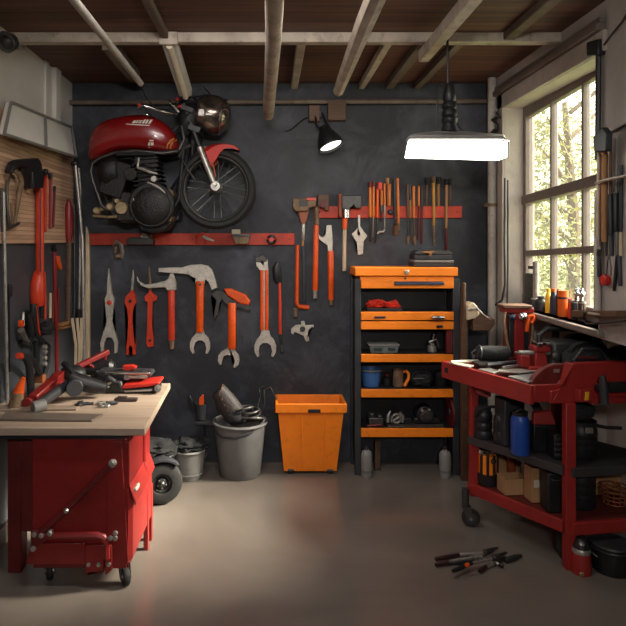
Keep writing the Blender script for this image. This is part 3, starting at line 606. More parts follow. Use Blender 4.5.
build(G().bp(jaw(231.5, 346, 367, 22, 3, 12), YT, .024), 'jaw', PALE, t, .006)
t = bt_('adjustable_wrench', 'tall adjustable wrench with two orange grip strips', 'wrench', 265, 357)
build(G().bp(jaw(265.3, 331, 357, 22, 4), YT, .024).bp([(261, 269), (268.4, 269), (268.4, 333), (261, 333)], YT, .018).bp([(256, 261.5), (258.5, 261), (263.5, 266), (264, 262), (267.6, 259.5), (268.2, 270), (260.5, 271), (256.5, 266)], YT, .026), 'body', PALE, t, .006)
build(G().bp([(254.8, 254), (257.5, 257.5), (262, 254), (266, 257), (267.6, 261), (264.5, 262.5), (262, 261), (259.5, 262.5), (256, 262.5)], YT, .03), 'upper_jaw', DSTEEL, t, .005)
for x in (261.9, 266.6):
    g = G(); hnd(g, x, 270, x, 330, 3.3, 3.6, .012, 10); build(g, 'grip', ORANGEH, t)
t = bt_('wire_brush', 'thin red-rod brush with a dark head beside the adjustable wrench', 'brush', 280, 352)
build(G().tube([PB(278, 262, YT-.02), PB(276.4, 268, YT-.022), PB(277.5, 279, YT-.022), PB(280, 284, YT-.02)], [.012, .03, .032, .014], 12, flat=.6), 'head', BLACK, t)
g = G(); hnd(g, 279.6, 282, 280.4, 335, 3, 3.2, .012, 10); build(g, 'rod', REDH, t)
g = G(); hnd(g, 280.4, 334, 281.5, 345, 3.6, 2.6, .012, 10); hnd(g, 281.5, 344, 282, 352, 2.4, 3.6, .012, 10); build(g, 'tip', DSTEEL, t)
t = bt_('breaker_bar', 'bright orange bar bent at its foot beside the left rail end', 'bar', 299, 317)
g = G(); g.tube([PB(297.6, 245, YT-.018), PB(297.2, 275, YT-.018), PB(296.8, 303, YT-.018), PB(299, 306.5, YT-.018), PB(309, 307.5, YT-.018)], [.014, .0145, .0145, .016, .016], 12); build(g, 'shaft', ORANGEH, t)
g = G(); hnd(g, 295.6, 308, 295.2, 317, 4.4, 3.8, .008, 10); build(g, 'tip', RUST, t)
t = bt_('mallet', 'tan-headed mallet with a grey rod handle above the orange bar', 'mallet', 304, 306)
build(G().bp([(293.2, 198), (316, 198), (316, 206), (309, 208), (308.8, 211.5), (295, 211.5), (293, 208)], YT-.015, .07), 'head', RUST, t, .008)
build(G().bp([(306.5, 197.5), (316.2, 197.5), (316.2, 200.5), (306.5, 200.5)], YT-.012, .077), 'red_band', REDH, t, .003)
build(G().bp([(299, 200.5), (308, 200.5), (308, 206), (299.5, 206.5)], YT-.08, .01), 'face_plate', BLACK, t, .002)
build(G().bp([(298, 211), (309, 211), (306.4, 222), (304.8, 223.5), (302, 223.5), (300.6, 222)], YT-.02, .04), 'neck', mat('neck_wood', (150, 80, 44), .55, var=.3, ns=16), t, .005)
g = G(); hnd(g, 303.4, 222, 302.8, 240, 4, 3.8, .02, 10); build(g, 'ferrule', STEEL, t)
g = G(); hnd(g, 302.8, 238, 302.4, 247, 2.8, 2.6, .02, 10); build(g, 'collar', WOODH, t)
g = G(); hnd(g, 303, 246, 304, 304, 3.2, 3.2, .022, 10); build(g, 'rod', CHAR, t)
t = bt_('sledge_hammer', 'orange-handled hammer with a brown block head, right of the mallet', 'hammer', 316, 298)
build(G().bp([(318, 194.5), (329, 194.5), (329, 210.5), (325, 210.5), (324, 206), (318, 207)], YT-.018, .06), 'head', BROWNW, t, .005)
build(G().bp([(320.5, 201), (326.5, 200), (326, 207), (321, 208)], YT-.07, .014), 'wedge', DKRED, t, .003)
g = G(); hnd(g, 316.8, 207, 316.8, 225, 4.6, 4.6, .03, 12); build(g, 'neck', RUST, t)
g = G(); hnd(g, 316.3, 224, 315, 291, 5.2, 5.6, .018); build(g, 'handle', ORANGEH, t)
g = G(); hnd(g, 315, 290, 315.2, 298.5, 5.4, 4.6, .018); build(g, 'butt', STEEL, t)
t = bt_('pipe_wrench', 'white-jawed wrench with an orange handle between the two hammers', 'wrench', 331, 298)
build(G().bp([(318.4, 233), (319, 238.4), (321.7, 241), (327.5, 245.4), (328.3, 252), (332.4, 252), (332.8, 240), (331.4, 225), (326.7, 225.2), (325.8, 235), (323, 237.4), (320.4, 236.6)], YT, .035), 'jaw', PALE, t, .006)
g = G(); hnd(g, 330.6, 251, 331, 300, 6.4, 5.6, .008); build(g, 'handle', ORANGEH, t)
g = G(); hnd(g, 331, 298, 331.2, 305, 4.8, 4, .012); build(g, 'butt', RUST, t)
t = bt_('lump_hammer', 'dark block hammer with a pale wooden handle on right rail', 'hammer', 344, 270)
build(G().bp([(342, 195), (361.5, 195), (361.8, 208.5), (356, 208.5), (354, 205), (350, 206), (350, 209.5), (342, 209.5)], YT-.024, .07), 'head', DSTEEL, t, .006)
build(G().bp([(338.5, 194), (342.2, 194), (342, 218), (338.6, 216)], YT-.026, .05), 'cheek', mat('cheek_wood', (140, 66, 40), .6, var=.3), t, .004)
g = G(); hnd(g, 346, 208, 346.2, 218, 7, 7.4, .04); build(g, 'collar', CHROME, t)
g = G(); hnd(g, 345, 217, 344.6, 229, 5.6, 4.6, .03); build(g, 'neck', ORANGEH, t)
g = G(); hnd(g, 344.6, 228, 344.2, 271, 3.8, 3.8, .024); build(g, 'handle', PALEW, t)
t = bt_('bottle_wrench', 'flat silver wrench with an eye hole hanging below the right rail', 'wrench', 360, 255)
build(G().bp([(358, 215), (360.2, 215), (360.2, 226), (363.5, 231), (366, 234), (367.5, 236), (363.6, 241), (363, 254), (358, 255), (357.4, 243), (352, 234), (355, 231), (357.8, 227), (357.9, 230.2), (357.2, 234), (358.8, 237.6), (360.4, 234), (359.4, 230.2), (358, 229.8)], YR-.001, .016), 'body', PALE, t, .004)
t = bt_('wall_bracket', 'small silver three-armed bracket low on the wall beside orange shelf', 'bracket', 303, 342)
build(G().bp([(291, 329), (296, 325), (301.5, 325), (301, 321.5), (304.5, 321), (305.5, 325.5), (314, 325), (314, 327.5), (308, 330), (307, 334), (309.5, 341), (306, 342), (303.5, 336), (299, 334), (294.5, 332), (293.5, 335), (291, 333.5)], YT+.004, .022), 'body', PALE, t, .004)
build(G().lathe(PB(302.5, 329, YT-.018), [(.02, -.004), (.02, .006), (.01, .008), (.001, .004)], (0, -1, 0), 16), 'bolt', DSTEEL, t)

# ---------------------------------------------------------------- the thin tools standing in the right rail
GRP = 'thin tools in the right rail'
OR2 = mat('amber_handle', (206, 112, 40), .42, var=.15, ns=12, dirt=(70, 40, 20), dirt_amt=.35)
def thin(name, label, cat, segs, d=0.0):
    """segs: (part, material, x0, y0, x1, y1, w0, w1)"""
    x = segs[0]; t = thing(name, label, cat, PB(x[2], max(q[5] for q in segs), YR-.012), GRP)
    for part, m, x0, y0, x1, y1, w0, w1 in segs:
        g = G(); s = WB/F; r = 2.1*s
        yb_ = max(q_[5] for q_ in segs); yof = lambda y: (YR-.002-r-d) if (y <= 219 or yb_ < 221) else (YR-.002-r-d)+(WB+.002-.5*s-(YR-.002-r-d))*(y-219)/(yb_-219)
        p, q = PB(x0, y0, yof(y0)), PB(x1, y1, yof(y1)); dd = q-p
        g.tube([p, p+dd*.03, q-dd*.03, q], [w0/2*s*.8, w0/2*s, w1/2*s, w1/2*s*.8], 10); build(g, part, m, t)
    return t
thin('chisel', 'orange chisel with a red cap, first thin tool on right rail', 'chisel', [('handle', OR2, 370, 186.5, 370.2, 217, 3, 3.2), ('blade', DSTEEL, 370.2, 216, 370.8, 242, 1.6, 2), ('cap', DKRED, 370, 182, 370, 187.5, 4.4, 4)])
thin('screwdriver', 'thin amber screwdriver, second tool on right rail', 'screwdriver', [('handle', OR2, 373.6, 186, 373.2, 217, 2.4, 2.8), ('blade', STEEL, 373.2, 216, 372.6, 237, 1.2, 1.4), ('cap', DKRED, 373.6, 182, 373.6, 186.5, 2.6, 2.6)])
thin('punch', 'orange punch under a square red cap, third on right rail', 'punch', [('handle', ORANGEH, 377.6, 189, 377.2, 218, 2.8, 2.6), ('shaft', DSTEEL, 377.2, 217, 376.2, 240, 1.8, 1.6), ('cap', REDH, 379.8, 182.5, 379.8, 189.5, 5.6, 5.2), ('tip', DSTEEL, 376.2, 239, 375, 243, 2.4, 1.4)])
thin('scraper', 'short orange scraper with a grey clasp, fourth on right rail', 'scraper', [('handle', OR2, 381.6, 190, 381.6, 206, 2.6, 2.6), ('clasp', DSTEEL, 381.6, 205, 381.6, 212, 4, 4), ('tip', DSTEEL, 381.4, 211, 381, 222, 2, 1.4)])
t = thin('hex_key', 'silver key bent sideways at its foot on right rail', 'hex key', [('handle', OR2, 384.6, 183.5, 384.6, 205, 2.2, 2.2), ('shaft', STEEL, 384.6, 204, 384.4, 230, 1.6, 1.6)])
build(G().tube([PB(384.4, 229, YR-.018), PB(383.6, 231.6, YR-.018), PB(379, 232, YR-.018), PB(377.4, 234, YR-.018)], [.006, .008, .009, .006], 8), 'foot', STEEL, t)
thin('ball_chisel', 'fat amber handle topped by a wooden ball on right rail', 'chisel', [('handle', OR2, 389, 184, 389, 206, 4, 3.4), ('ball', WOODH, 387.4, 178, 387.6, 184, 4, 3.2)])
build(G().lathe(PB(390, 212, YR), [(.02, 0), (.02, .02), (.014, .03), (.001, .03)], (0, -1, 0), 16), 'rail_knob', BLACK, label='round dark knob screwed to right rail below the fat amber handle', cat='knob')
thin('file', 'dark grey blue file, seventh thin tool on right rail', 'file', [('handle', CHAR, 394.4, 180, 394.6, 217, 3.6, 2.6), ('blade', DSTEEL, 394.6, 216, 394.8, 226, 1.8, 1.6)])
thin('stiff_brush', 'long amber brush with a dark bristle end hanging down', 'brush', [('handle', OR2, 397.4, 178, 398.4, 224, 3.2, 2.6), ('ferrule', RUST, 398.4, 223, 398.4, 230, 2.6, 3), ('bristles', BROWNW, 396, 225, 395.6, 235, 5.4, 6)])
thin('screwdriver', 'brown screwdriver with a knobbed lower tip, left in middle cluster', 'screwdriver', [('handle', BROWNW, 407.4, 184.5, 407.6, 217, 3.2, 2.6), ('blade', DSTEEL, 407.6, 216, 407.8, 238, 1.4, 1.4), ('tip', RUST, 407.8, 236, 407.8, 244, 3.8, 2.8)])
thin('awl', 'slim dark awl behind the brown screwdriver in middle cluster', 'awl', [('handle', DSTEEL, 409.6, 184, 410.2, 200, 2.4, 2.4), ('shaft', WOODH, 410.2, 199, 410.4, 218, 2, 1.6), ('tip', DSTEEL, 410.4, 217, 410.4, 234, 1.2, 1)])
thin('chisel', 'orange-brown chisel with a tan spade tip, middle cluster', 'chisel', [('handle', OR2, 413.6, 186, 413.8, 218, 3, 2.4), ('blade', BROWNW, 413.8, 217, 414.2, 238, 1.6, 1.6), ('tip', RUST, 413.6, 236, 415, 245, 4.6, 3.2)])
thin('screwdriver', 'dark orange screwdriver with thin dark blade, right in middle cluster', 'screwdriver', [('handle', OR2, 418.8, 186, 418.8, 206, 2.2, 2.2), ('shaft', DKRED, 418.8, 205, 417.8, 240, 1.8, 1.4)])
thin('punch', 'long dark red and grey punch, last of the middle cluster', 'punch', [('handle', CHAR, 421.8, 185, 421.8, 210, 2.4, 2.4), ('shaft', DKRED, 421.8, 209, 421.4, 244, 2.4, 2)])
thin('paintbrush', 'faded brown brush with dark top behind the right rail tools', 'brush', [('handle', BROWNW, 426.6, 184, 426.6, 206, 2.6, 2.6), ('bristles', SOFT, 426.4, 178, 426.6, 185, 4.4, 3.6)])
thin('paintbrush', 'long yellow-tan brush with a dark bristle top', 'brush', [('handle', mat('ochre_wood', (178, 126, 50), .55, var=.2), 433.4, 182, 433.8, 226, 3.2, 2.6), ('shaft', RUST, 433.8, 225, 434.2, 246, 2.2, 2), ('bristles', BROWNW, 433, 176.5, 433.4, 183, 5.6, 4)])
thin('paintbrush', 'short ochre brush with a wide black top, right cluster', 'brush', [('handle', mat('ochre_dark', (140, 96, 40), .55, var=.2), 438.4, 183, 438.4, 206, 3, 2.6), ('bristles', SOFT, 438.6, 177, 438.4, 184, 5.4, 4)])
thin('rod_file', 'long tan and dark red rod at right end of right rail', 'file', [('handle', WOODH, 446.4, 184, 446.2, 229, 2.6, 2.2), ('shaft', DKRED, 446.2, 228, 446.4, 252, 2.6, 2.4), ('cap', SOFT, 446.4, 179, 446.4, 185, 4.4, 3.6)])
thin('paintbrush', 'dim brown brush right beside the tan and red rod', 'brush', [('handle', BROWNW, 450, 184, 450, 206, 2.2, 2), ('bristles', SOFT, 450, 178.5, 450, 185, 3.6, 3)])
# ================================================================ ORANGE SHELF UNIT
YS, YSB = 4.09, 4.325; ss = YS/F
def sx(px): return (px-CX)*ss
def sz(py): return H-(py-CY)*ss
SH = thing('shelf_unit', 'tall orange and charcoal shelf unit against the back wall', 'shelf unit', (sx(407), YS, 0))
for x0, x1 in ((355, 361.2), (453.2, 460)):
    for ya, yb in ((YS+.005, YS+.04), (YSB-.03, YSB)):
        g = G().box((sx(x0), ya, 0), (sx(x1), yb, sz(278.5))); build(g, 'upright', CHAR, SH, .004)
    g = G().box((sx(x0)+.012, YS+.03, .12), (sx(x1)-.012, YSB-.02, sz(279))); build(g, 'side_panel', BLACK, SH)
build(G().box((sx(361), YSB-.012, sz(440)), (sx(453.5), YSB, sz(280))), 'back_panel', BLACK, SH)
lid = build(G().box((sx(354.6), YS-.02, sz(276)), (sx(457.2), YSB, sz(267.2))), 'top_lid', ORANGE, SH, .006)
build(G().lathe((sx(406), YS-.02, sz(272)), [(.016, 0), (.016, .006), (.011, .012), (.001, .012)], (0, -1, 0), 18), 'lock', STEEL, lid)
build(G().box((sx(360), YS-.004, sz(280.3)), (sx(454), YSB-.02, sz(276.4))), 'lid_rail', ORANGE, SH, .003)
build(G().lathe((sx(405), YS-.004, sz(278.3)), [(.007, 0), (.007, .004), (.001, .005)], (0, -1, 0), 12), 'screw', BLACK, SH)
def drawer(y0, y1, depth=.2):
    g = G().box((sx(360.8), YS-.008, sz(y1)), (sx(453.6), YS+.014, sz(y0))); o = build(g, 'drawer', ORANGE, SH, .004); build(G().box((sx(362), YS+.014, sz(y1-.6)), (sx(452.5), YS+depth, sz(y0))), 'drawer_box', BLACK, o); return o
d = drawer(279.8, 288.4)
build(G().prism([(sx(394), YS-.008, sz(285)), (sx(394), YS-.026, sz(284.6)), (sx(394), YS-.022, sz(281.8)), (sx(394), YS-.008, sz(281.2))], (sx(443)-sx(394), 0, 0)), 'handle', NAVY, d, .003, label='long dark blue-black drawer handle')
d = drawer(311.8, 320.2)
build(G().box((sx(374), YS-.014, sz(318.2)), (sx(385.2), YS-.006, sz(316.2))), 'label_plate', NAVY, d, .001, label='dark blue plate')
build(G().tube([(sx(430), YS-.012, sz(317.6)), (sx(432), YS-.03, sz(317.2)), (sx(437), YS-.034, sz(317.2)), (sx(442), YS-.03, sz(317.2)), (sx(444.5), YS-.012, sz(317.6))], [.008, .014, .016, .014, .008], 10), 'handle', CHROME, d, label='rounded chrome drawer handle')
d = drawer(321.4, 329.4)
build(G().box((sx(436), YS-.02, sz(327.4)), (sx(442.4), YS-.006, sz(325))), 'handle', BLACK, d, .002, label='small black handle')
for y0, y1 in ((354.2, 362), (389.2, 397.2), (428.2, 436.8)):
    build(G().box((sx(361), YS-.008, sz(y1)), (sx(453), YS+.012, sz(y0))), 'shelf', ORANGE, SH, .003)
    build(G().box((sx(361), YS+.0125, sz(y0)-.02), (sx(453), YSB-.01, sz(y0)-.004)), 'shelf_plate', BLACK, SH, label='dark shelf board behind the orange front')
build(G().box((sx(447.4), YS+.02, sz(354)), (sx(453.4), YS+.06, sz(329.4))), 'side_post', DKRED, SH, .004, label='dark red inner post')
build(G().box((sx(361), YSB-.03, sz(448)), (sx(453), YSB-.014, sz(437))), 'rear_rail', CHAR, SH)
Z1, Z2, Z3, Z4 = sz(311.8)+.0015, sz(354.2)-.0025, sz(389.2)-.0025, sz(428.2)-.0025
ZLID = sz(267.2)+.001
# contents
def X(px, Y): return (px-CX)*Y/F
YI = 4.2; si = YI/F
# cases on the lid
t = thing('tool_case', 'flat dark tool case with a gold clasp, upper of the two cases on shelf unit', 'case', (X(431, YI), YI, ZLID+.047))
build(G().box((X(411.5, YI), YI-.08, ZLID+.047), (X(449.5, YI), YI+.07, ZLID+.085)), 'base', CHAR, t, .008)
build(G().prism([(X(412, YI), YI-.08, ZLID+.085), (X(412.6, YI), YI-.08, ZLID+.1), (X(416, YI), YI-.08, ZLID+.114), (X(445, YI), YI-.08, ZLID+.114), (X(449, YI), YI-.08, ZLID+.1), (X(449.4, YI), YI-.08, ZLID+.085)], (0, .15, 0)), 'lid', DSTEEL, t, .006)
build(G().prism([(X(418, YI), YI-.085, ZLID+.104), (X(431, YI), YI-.085, ZLID+.112), (X(431, YI), YI-.085, ZLID+.1), (X(428.5, YI), YI-.085, ZLID+.098), (X(428, YI), YI-.085, ZLID+.074), (X(425.5, YI), YI-.085, ZLID+.074), (X(425.5, YI), YI-.085, ZLID+.098)], (0, .01, 0)), 'clasp', WOODH, t, .002)
t = thing('tool_case', 'lower flat black case with a pale rim on top of the shelf unit', 'case', (X(431, YI), YI, ZLID))
build(G().box((X(411, YI), YI-.08, ZLID), (X(450, YI), YI+.07, ZLID+.03)), 'base', CHAR, t, .006)
build(G().box((X(411.5, YI), YI-.085, ZLID+.03), (X(450.5, YI), YI+.075, ZLID+.047)), 'lid', LGREY, t, .006)
# shelf 1
t = thing('rag_tray', 'flat dark tray under the folded red cloth', 'tray', (X(382, YI), YI, Z1))
build(G().box((X(366, YI), YI-.08, Z1), (X(399, YI), YI+.06, Z1+.012)), 'base', CHAR, t, .003)
build(G().box((X(365.4, YI), YI-.085, Z1+.012), (X(399.6, YI), YI-.077, Z1+.02)).box((X(365.4, YI), YI+.057, Z1+.012), (X(399.6, YI), YI+.065, Z1+.02)), 'rim', CHAR, t)
REDCLOTH = mat('red_cloth', (204, 44, 22), .85, var=.2, ns=20, bump=.6)
g = G(); yy = YI-.02
g.ell((X(376, yy), yy, Z1+.042), (.07, .06, .032), Matrix.Rotation(R(-8), 3, 'Y'), 4, .25, 3, 3).ell((X(390, yy), yy-.01, Z1+.034), (.07, .05, .02), Matrix.Rotation(R(6), 3, 'Y'), 4, .2, 4, 8)
for i in range(5): g.tube([(X(369, yy), yy-.05+.02*i, Z1+.03+.008*i), (X(376+i, yy), yy-.058+.012*i, Z1+.07-.004*i), (X(388, yy), yy-.05+.015*i, Z1+.05), (X(397, yy), yy-.045+.018*i, Z1+.05+.004*i)], .007, 6)
g.clampz(Z1+.0125); build(g, 'cloth', REDCLOTH, label='crumpled bright red cloth on the upper shelf of orange unit', cat='cloth')
# shelf 2
t = thing('parts_tray', 'dull green see-through parts tray on the second shelf', 'tray', (X(382, YI), YI, Z2))
build(G().prism([(X(369, YI), YI-.07, Z2), (X(395.5, YI), YI-.07, Z2), (X(397, YI), YI-.07, Z2+.055), (X(367.6, YI), YI-.07, Z2+.055)], (0, .14, 0)), 'box', GLASSY, t, .008)
build(G().box((X(367, YI), YI-.076, Z2+.052), (X(397.6, YI), YI+.076, Z2+.062)), 'rim', LGREY, t, .003)
build(G().box((X(372, YI), YI-.078, Z2+.02), (X(380, YI), YI-.068, Z2+.04)).box((X(386, YI), YI-.078, Z2+.02), (X(393, YI), YI-.068, Z2+.04)), 'label_holder', CHAR, t, .002)
t = thing('spray_gun', 'small chrome spray gun standing on the second shelf', 'spray gun', (X(432, YI), YI, Z2))
c = V((X(432, YI), YI, Z2))
build(G().lathe(c, [(.03, 0), (.034, .01), (.03, .04), (.014, .05), (.014, .06)], seg=18), 'cup', STEEL, t)
build(G().tube([c+V((-.03, -.01, .07)), c+V((.005, 0, .075)), c+V((.03, 0, .085))], [.014, .018, .012], 12).tube([c+V((.005, 0, .075)), c+V((.012, 0, .118))], [.012, .01], 10).ell(c+V((.014, 0, .122)), (.018, .016, .012), sub=2), 'body', CHROME, t)
build(G().tube([c+V((.028, 0, .084)), c+V((.042, 0, .06)), c+V((.046, -.004, .03))], [.011, .011, .009], 10), 'handle', DSTEEL, t)
# shelf 3
def bucket(name, label, c, r0, r1, h, m, rimm=None, rim=.008, seg=32, handle=None, facets=0, cat='bucket', bail=None):
    t = thing(name, label, cat, c)
    g = G(); n = facets or seg
    g.lathe(c, [(.001, 0), (r0*.96, 0), (r0, .008), (r0+(r1-r0)*.5, h*.5), (r1, h), (r1-.006, h), (r0+(r1-r0)*.5-.006, h*.5), (r0-.006, .012), (.001, .012)], seg=n)
    build(g, 'body', m, t, .004 if facets else 0)
    build(G().torus(V(c)+V((0, 0, h-rim)), (0, 0, 1), r1+.002, rim, seg, 8), 'rim', rimm or m, t)
    if bail:
        a, rise, rr = bail
        pts = [V(c)+V(((r1+.008)*math.cos(q), -(r1+.008)*math.sin(q)*math.cos(a)-.004, h-.03+rise*math.sin(q))) for q in [math.pi*i/14 for i in range(15)]]
        build(G().tube(pts, rr, 8), 'handle', DSTEEL, t)
    return t
bucket('bucket', 'small blue bucket on the third shelf of the orange unit', (X(371, 4.21), 4.21, Z3), .058, .074, .118, BLUE, GREY, .006, bail=(R(40), .03, .004))
t = thing('glue_bottle', 'little red-capped dark bottle beside the blue bucket', 'bottle', (X(387, 4.24), 4.24, Z3))
build(G().lathe((X(387, 4.24), 4.24, Z3), [(.001, 0), (.032, 0), (.034, .01), (.034, .045), (.018, .056), (.018, .06)], seg=18), 'body', BLACK, t)
build(G().lathe((X(387, 4.24), 4.24, Z3+.06), [(.02, 0), (.018, .02), (.001, .022)], seg=14), 'cap', DKRED, t)
t = thing('mug', 'dark steel mug with a bright orange handle on the third shelf', 'mug', (X(398, 4.19), 4.19, Z3))
c = V((X(398, 4.19), 4.19, Z3)); build(G().lathe(c, [(.001, 0), (.034, 0), (.036, .01), (.036, .115), (.031, .115), (.031, .015), (.001, .015)], seg=24), 'body', RUST, t)
build(G().tube([c+V((.032, -.01, .1)), c+V((.055, -.012, .108)), c+V((.072, -.014, .09)), c+V((.07, -.014, .055)), c+V((.052, -.018, .025)), c+V((.04, -.02, .004))], [.008, .01, .011, .011, .012, .012], 10), 'handle', ORANGE, t)
def sack(name, label, cat, c, rad, m=SOFT, seed=1, parts=True, amp=.22, straps=None):
    """a lumpy bag with a gathered top and a strap, resting on its base"""
    c = V(c); t = thing(name, label, cat, c)
    g = G().ell(c+V((0, 0, rad[2]*.86)), rad, None, 4, amp, 2.2, seed).clampz(c.z+.001); build(g, 'body', m, t)
    if parts:
        g = G(); p = [c+V((rad[0]*.75*math.cos(q), -rad[1]*.25, rad[2]*1.45+rad[2]*.5*math.sin(q))) for q in [math.pi*i/10 for i in range(11)]]
        build(g.tube(p, .009, 8, flat=2), 'strap', m, t)
        g = G().tube([c+V((-rad[0]*.8, -rad[1]*.62, rad[2]*1.1)), c+V((0, -rad[1]*.98, rad[2]*1.15)), c+V((rad[0]*.8, -rad[1]*.62, rad[2]*1.1))], .007, 6); build(g, 'piping', BLACK, t)
    return t
sack('tool_bag', 'slumped black tool bag beside the mug on the third shelf', 'bag', (X(421, 4.2), 4.2, Z3), (.083, .075, .055), seed=2)
t = thing('jar', 'squat black jar at right end of the third shelf', 'jar', (X(441, 4.2), 4.2, Z3))
build(G().lathe((X(441, 4.2), 4.2, Z3), [(.001, 0), (.042, 0), (.046, .02), (.044, .07), (.034, .08)], seg=24), 'body', BLACK, t)
build(G().lathe((X(441, 4.2), 4.2, Z3+.08), [(.037, 0), (.037, .016), (.03, .022), (.001, .022)], seg=24), 'lid', CHAR, t)
# shelf 4
t = thing('flat_tray', 'flat grey metal tray under the gear housing, lowest shelf', 'tray', (X(413, 4.19), 4.19, Z4))
build(G().box((X(386, 4.17), 4.11, Z4), (X(441, 4.17), 4.27, Z4+.01)), 'base', DSTEEL, t, .003)
build(G().box((X(386, 4.17), 4.11, Z4+.01), (X(441, 4.17), 4.118, Z4+.022)).box((X(386, 4.17), 4.262, Z4+.01), (X(441, 4.17), 4.27, Z4+.022)), 'rim', DSTEEL, t)
t = thing('engine_part', 'worn grey machined block at left of the lowest shelf', 'engine part', (X(375, 4.18), 4.18, Z4))
c = V((X(375, 4.18), 4.18, Z4)); build(G().obox(c+V((0, 0, .03)), (.1, .1, .06)).cyl(c+V((-.02, 0, .055)), c+V((-.02, 0, .085)), .028).obox(c+V((.03, -.01, .065)), (.03, .06, .02)), 'block', DSTEEL, t, .006)
build(G().tube([c+V((-.062, -.05, .006)), c+V((-.03, -.058, .012)), c+V((.03, -.056, .014))], .008, 8), 'rod', DKRED, t)
t = thing('engine_part', 'tangle of pale brackets and valves on the lowest shelf tray', 'engine part', (X(395, 4.17), 4.17, Z4+.011))
c = V((X(395, 4.17), 4.17, Z4+.011))
build(G().torus(c+V((.005, -.02, .04)), (0, 1, .2), .032, .008, 24, 8).tube([c+V((-.05, 0, .008)), c+V((-.045, 0, .06)), c+V((-.03, 0, .085))], [.014, .012, .006], 10).tube([c+V((-.03, 0, .012)), c+V((.04, .01, .05))], .012, 10).tube([c+V((.05, 0, .008)), c+V((.055, 0, .05)), c+V((.03, 0, .075))], .011, 10), 'body', STEEL, t)
build(G().obox(c+V((0, .03, .02)), (.12, .06, .04)), 'base', DSTEEL, t, .006)
t = thing('gear_housing', 'rounded black gear housing on the lowest orange shelf', 'engine part', (X(424, 4.2), 4.2, Z4+.011))
c = V((X(424, 4.2), 4.2, Z4+.011)); build(G().cyl(c+V((0, -.05, .062)), c+V((0, .05, .062)), .062, seg=32).obox(c+V((.01, .01, .02)), (.18, .1, .04)), 'housing', BLACK, t, .008)
build(G().lathe(c+V((0, -.05, .062)), [(.045, 0), (.042, .012), (.02, .016), (.02, .024), (.001, .024)], (0, -1, 0), 24), 'cover', DSTEEL, t)
build(G().cyl(c+V((-.03, -.045, .1)), c+V((-.03, -.07, .1)), .01, seg=12).cyl(c+V((.02, -.045, .105)), c+V((.02, -.07, .105)), .008, seg=12), 'bolt', STEEL, t)
t = thing('disc', 'dull red disc leaning at the right end of lowest shelf', 'disc', (X(449, 4.13), 4.13, Z4))
build(G().lathe((X(450.3, 4.13), 4.14, Z4+.1), [(.001, -.006), (.1, -.006), (.1, .006), (.001, .006)], (1, 0, .05), 32), 'plate', DKRED, t)
build(G().lathe((X(450.3, 4.13), 4.14, Z4+.1), [(.03, .006), (.026, .014), (.001, .014)], (-1, 0, .05), 20), 'hub', BLACK, t)
# canisters under the shelf unit
for px, r, l in ((366.5, 5.6, 'grey steel gas canister under the left foot of the shelf unit'), (445, 5.7, 'grey steel gas canister under the right side of the shelf unit')):
    y = 4.16; c = V((X(px, y), y-.09, 0)); c.x = X(px, c.y); r_ = r*c.y/F
    t = thing('gas_canister', l, 'canister', c, 'gas canisters under the shelf unit')
    build(G().lathe(c, [(.001, 0), (r_*.9, 0), (r_, .01), (r_, .15), (r_*.8, .172), (r_*.4, .182), (r_*.4, .188)]), 'body', LGREY, t)
    build(G().lathe(c, [(r_*1.02, .036), (r_*1.04, .04), (r_*1.04, .048), (r_*1.02, .052)], caps=False), 'band', GREY, t)
    build(G().lathe(c+V((0, 0, .188)), [(.012, 0), (.016, .008), (.016, .018), (.001, .02)], seg=16), 'valve', DSTEEL, t)
t = thing('wooden_post', 'short brown post behind the left gas canister', 'post', (X(377, 4.2), 4.2, 0))
build(G().box((X(374.6, 4.2), 4.18, 0), (X(377.2, 4.2), 4.22, .205)).box((X(377.2, 4.2), 4.19, 0), (X(380, 4.2), 4.22, .2)), 'post', BROWNW, t, .003)
build(G().box((X(374, 4.2), 4.175, 0), (X(380.6, 4.2), 4.225, .012)), 'foot', DSTEEL, t)

# ================================================================ ORANGE BIN
YBN = 4.07; s = YBN/F
bx = lambda px: (px-CX)*s
bz = lambda py: H-(py-CY)*s
t = thing('wheelie_bin', 'bright orange tapered plastic bin between grey bucket and shelf unit', 'bin', (bx(311), YBN, 0))
yb0, yb1, zt = YBN, 4.325, bz(404); zb = .02
def quad(x0, x1, y0, y1, z): return [V((x0, y0, z)), V((x1, y0, z)), V((x1, y1, z)), V((x0, y1, z))]
g = G(); th = .008
out = [quad(bx(284), bx(337.5), yb0+.045, yb1-.045, zb), quad(bx(277.5), bx(344.5), yb0+.01, yb1-.01, zt-.03), quad(bx(277), bx(345), yb0+.008, yb1-.008, zt)]
inn = [quad(bx(277)+th, bx(345)-th, yb0+.008+th, yb1-.008-th, zt), quad(bx(284)+th, bx(337.5)-th, yb0+.045+th, yb1-.045-th, zb+th)]
g.rings(out+inn); build(g, 'body', ORANGE, t, .012)
g = G(); o_ = [quad(bx(275.3), bx(347), yb0-.006, yb1, zt-.062), quad(bx(275.3), bx(347), yb0-.006, yb1, zt+.002)]
i_ = [quad(bx(277)+.004, bx(345)-.004, yb0+.012, yb1-.012, zt+.002), quad(bx(277)+.004, bx(345)-.004, yb0+.012, yb1-.012, zt-.062)]
g.rings(o_+i_, False, True); build(g, 'rim', ORANGE, t, .008)
build(G().box((bx(308), yb0-.009, bz(412.5)), (bx(320.5), yb0-.002, bz(409))), 'grip_slot', BLACK, t, .002)
for px in (300.5, 325):
    g = G(); g.prism([V((bx(px), yb0+.004, zt-.06)), V((bx(px)+.01, yb0+.004, zt-.06)), V((bx(px+(2 if px < 311 else -2))+.01, yb0+.043, zb+.01)), V((bx(px+(2 if px < 311 else -2)), yb0+.043, zb+.01))], (0, .012, 0)); build(g, 'rib', ORANGE, t, .003)
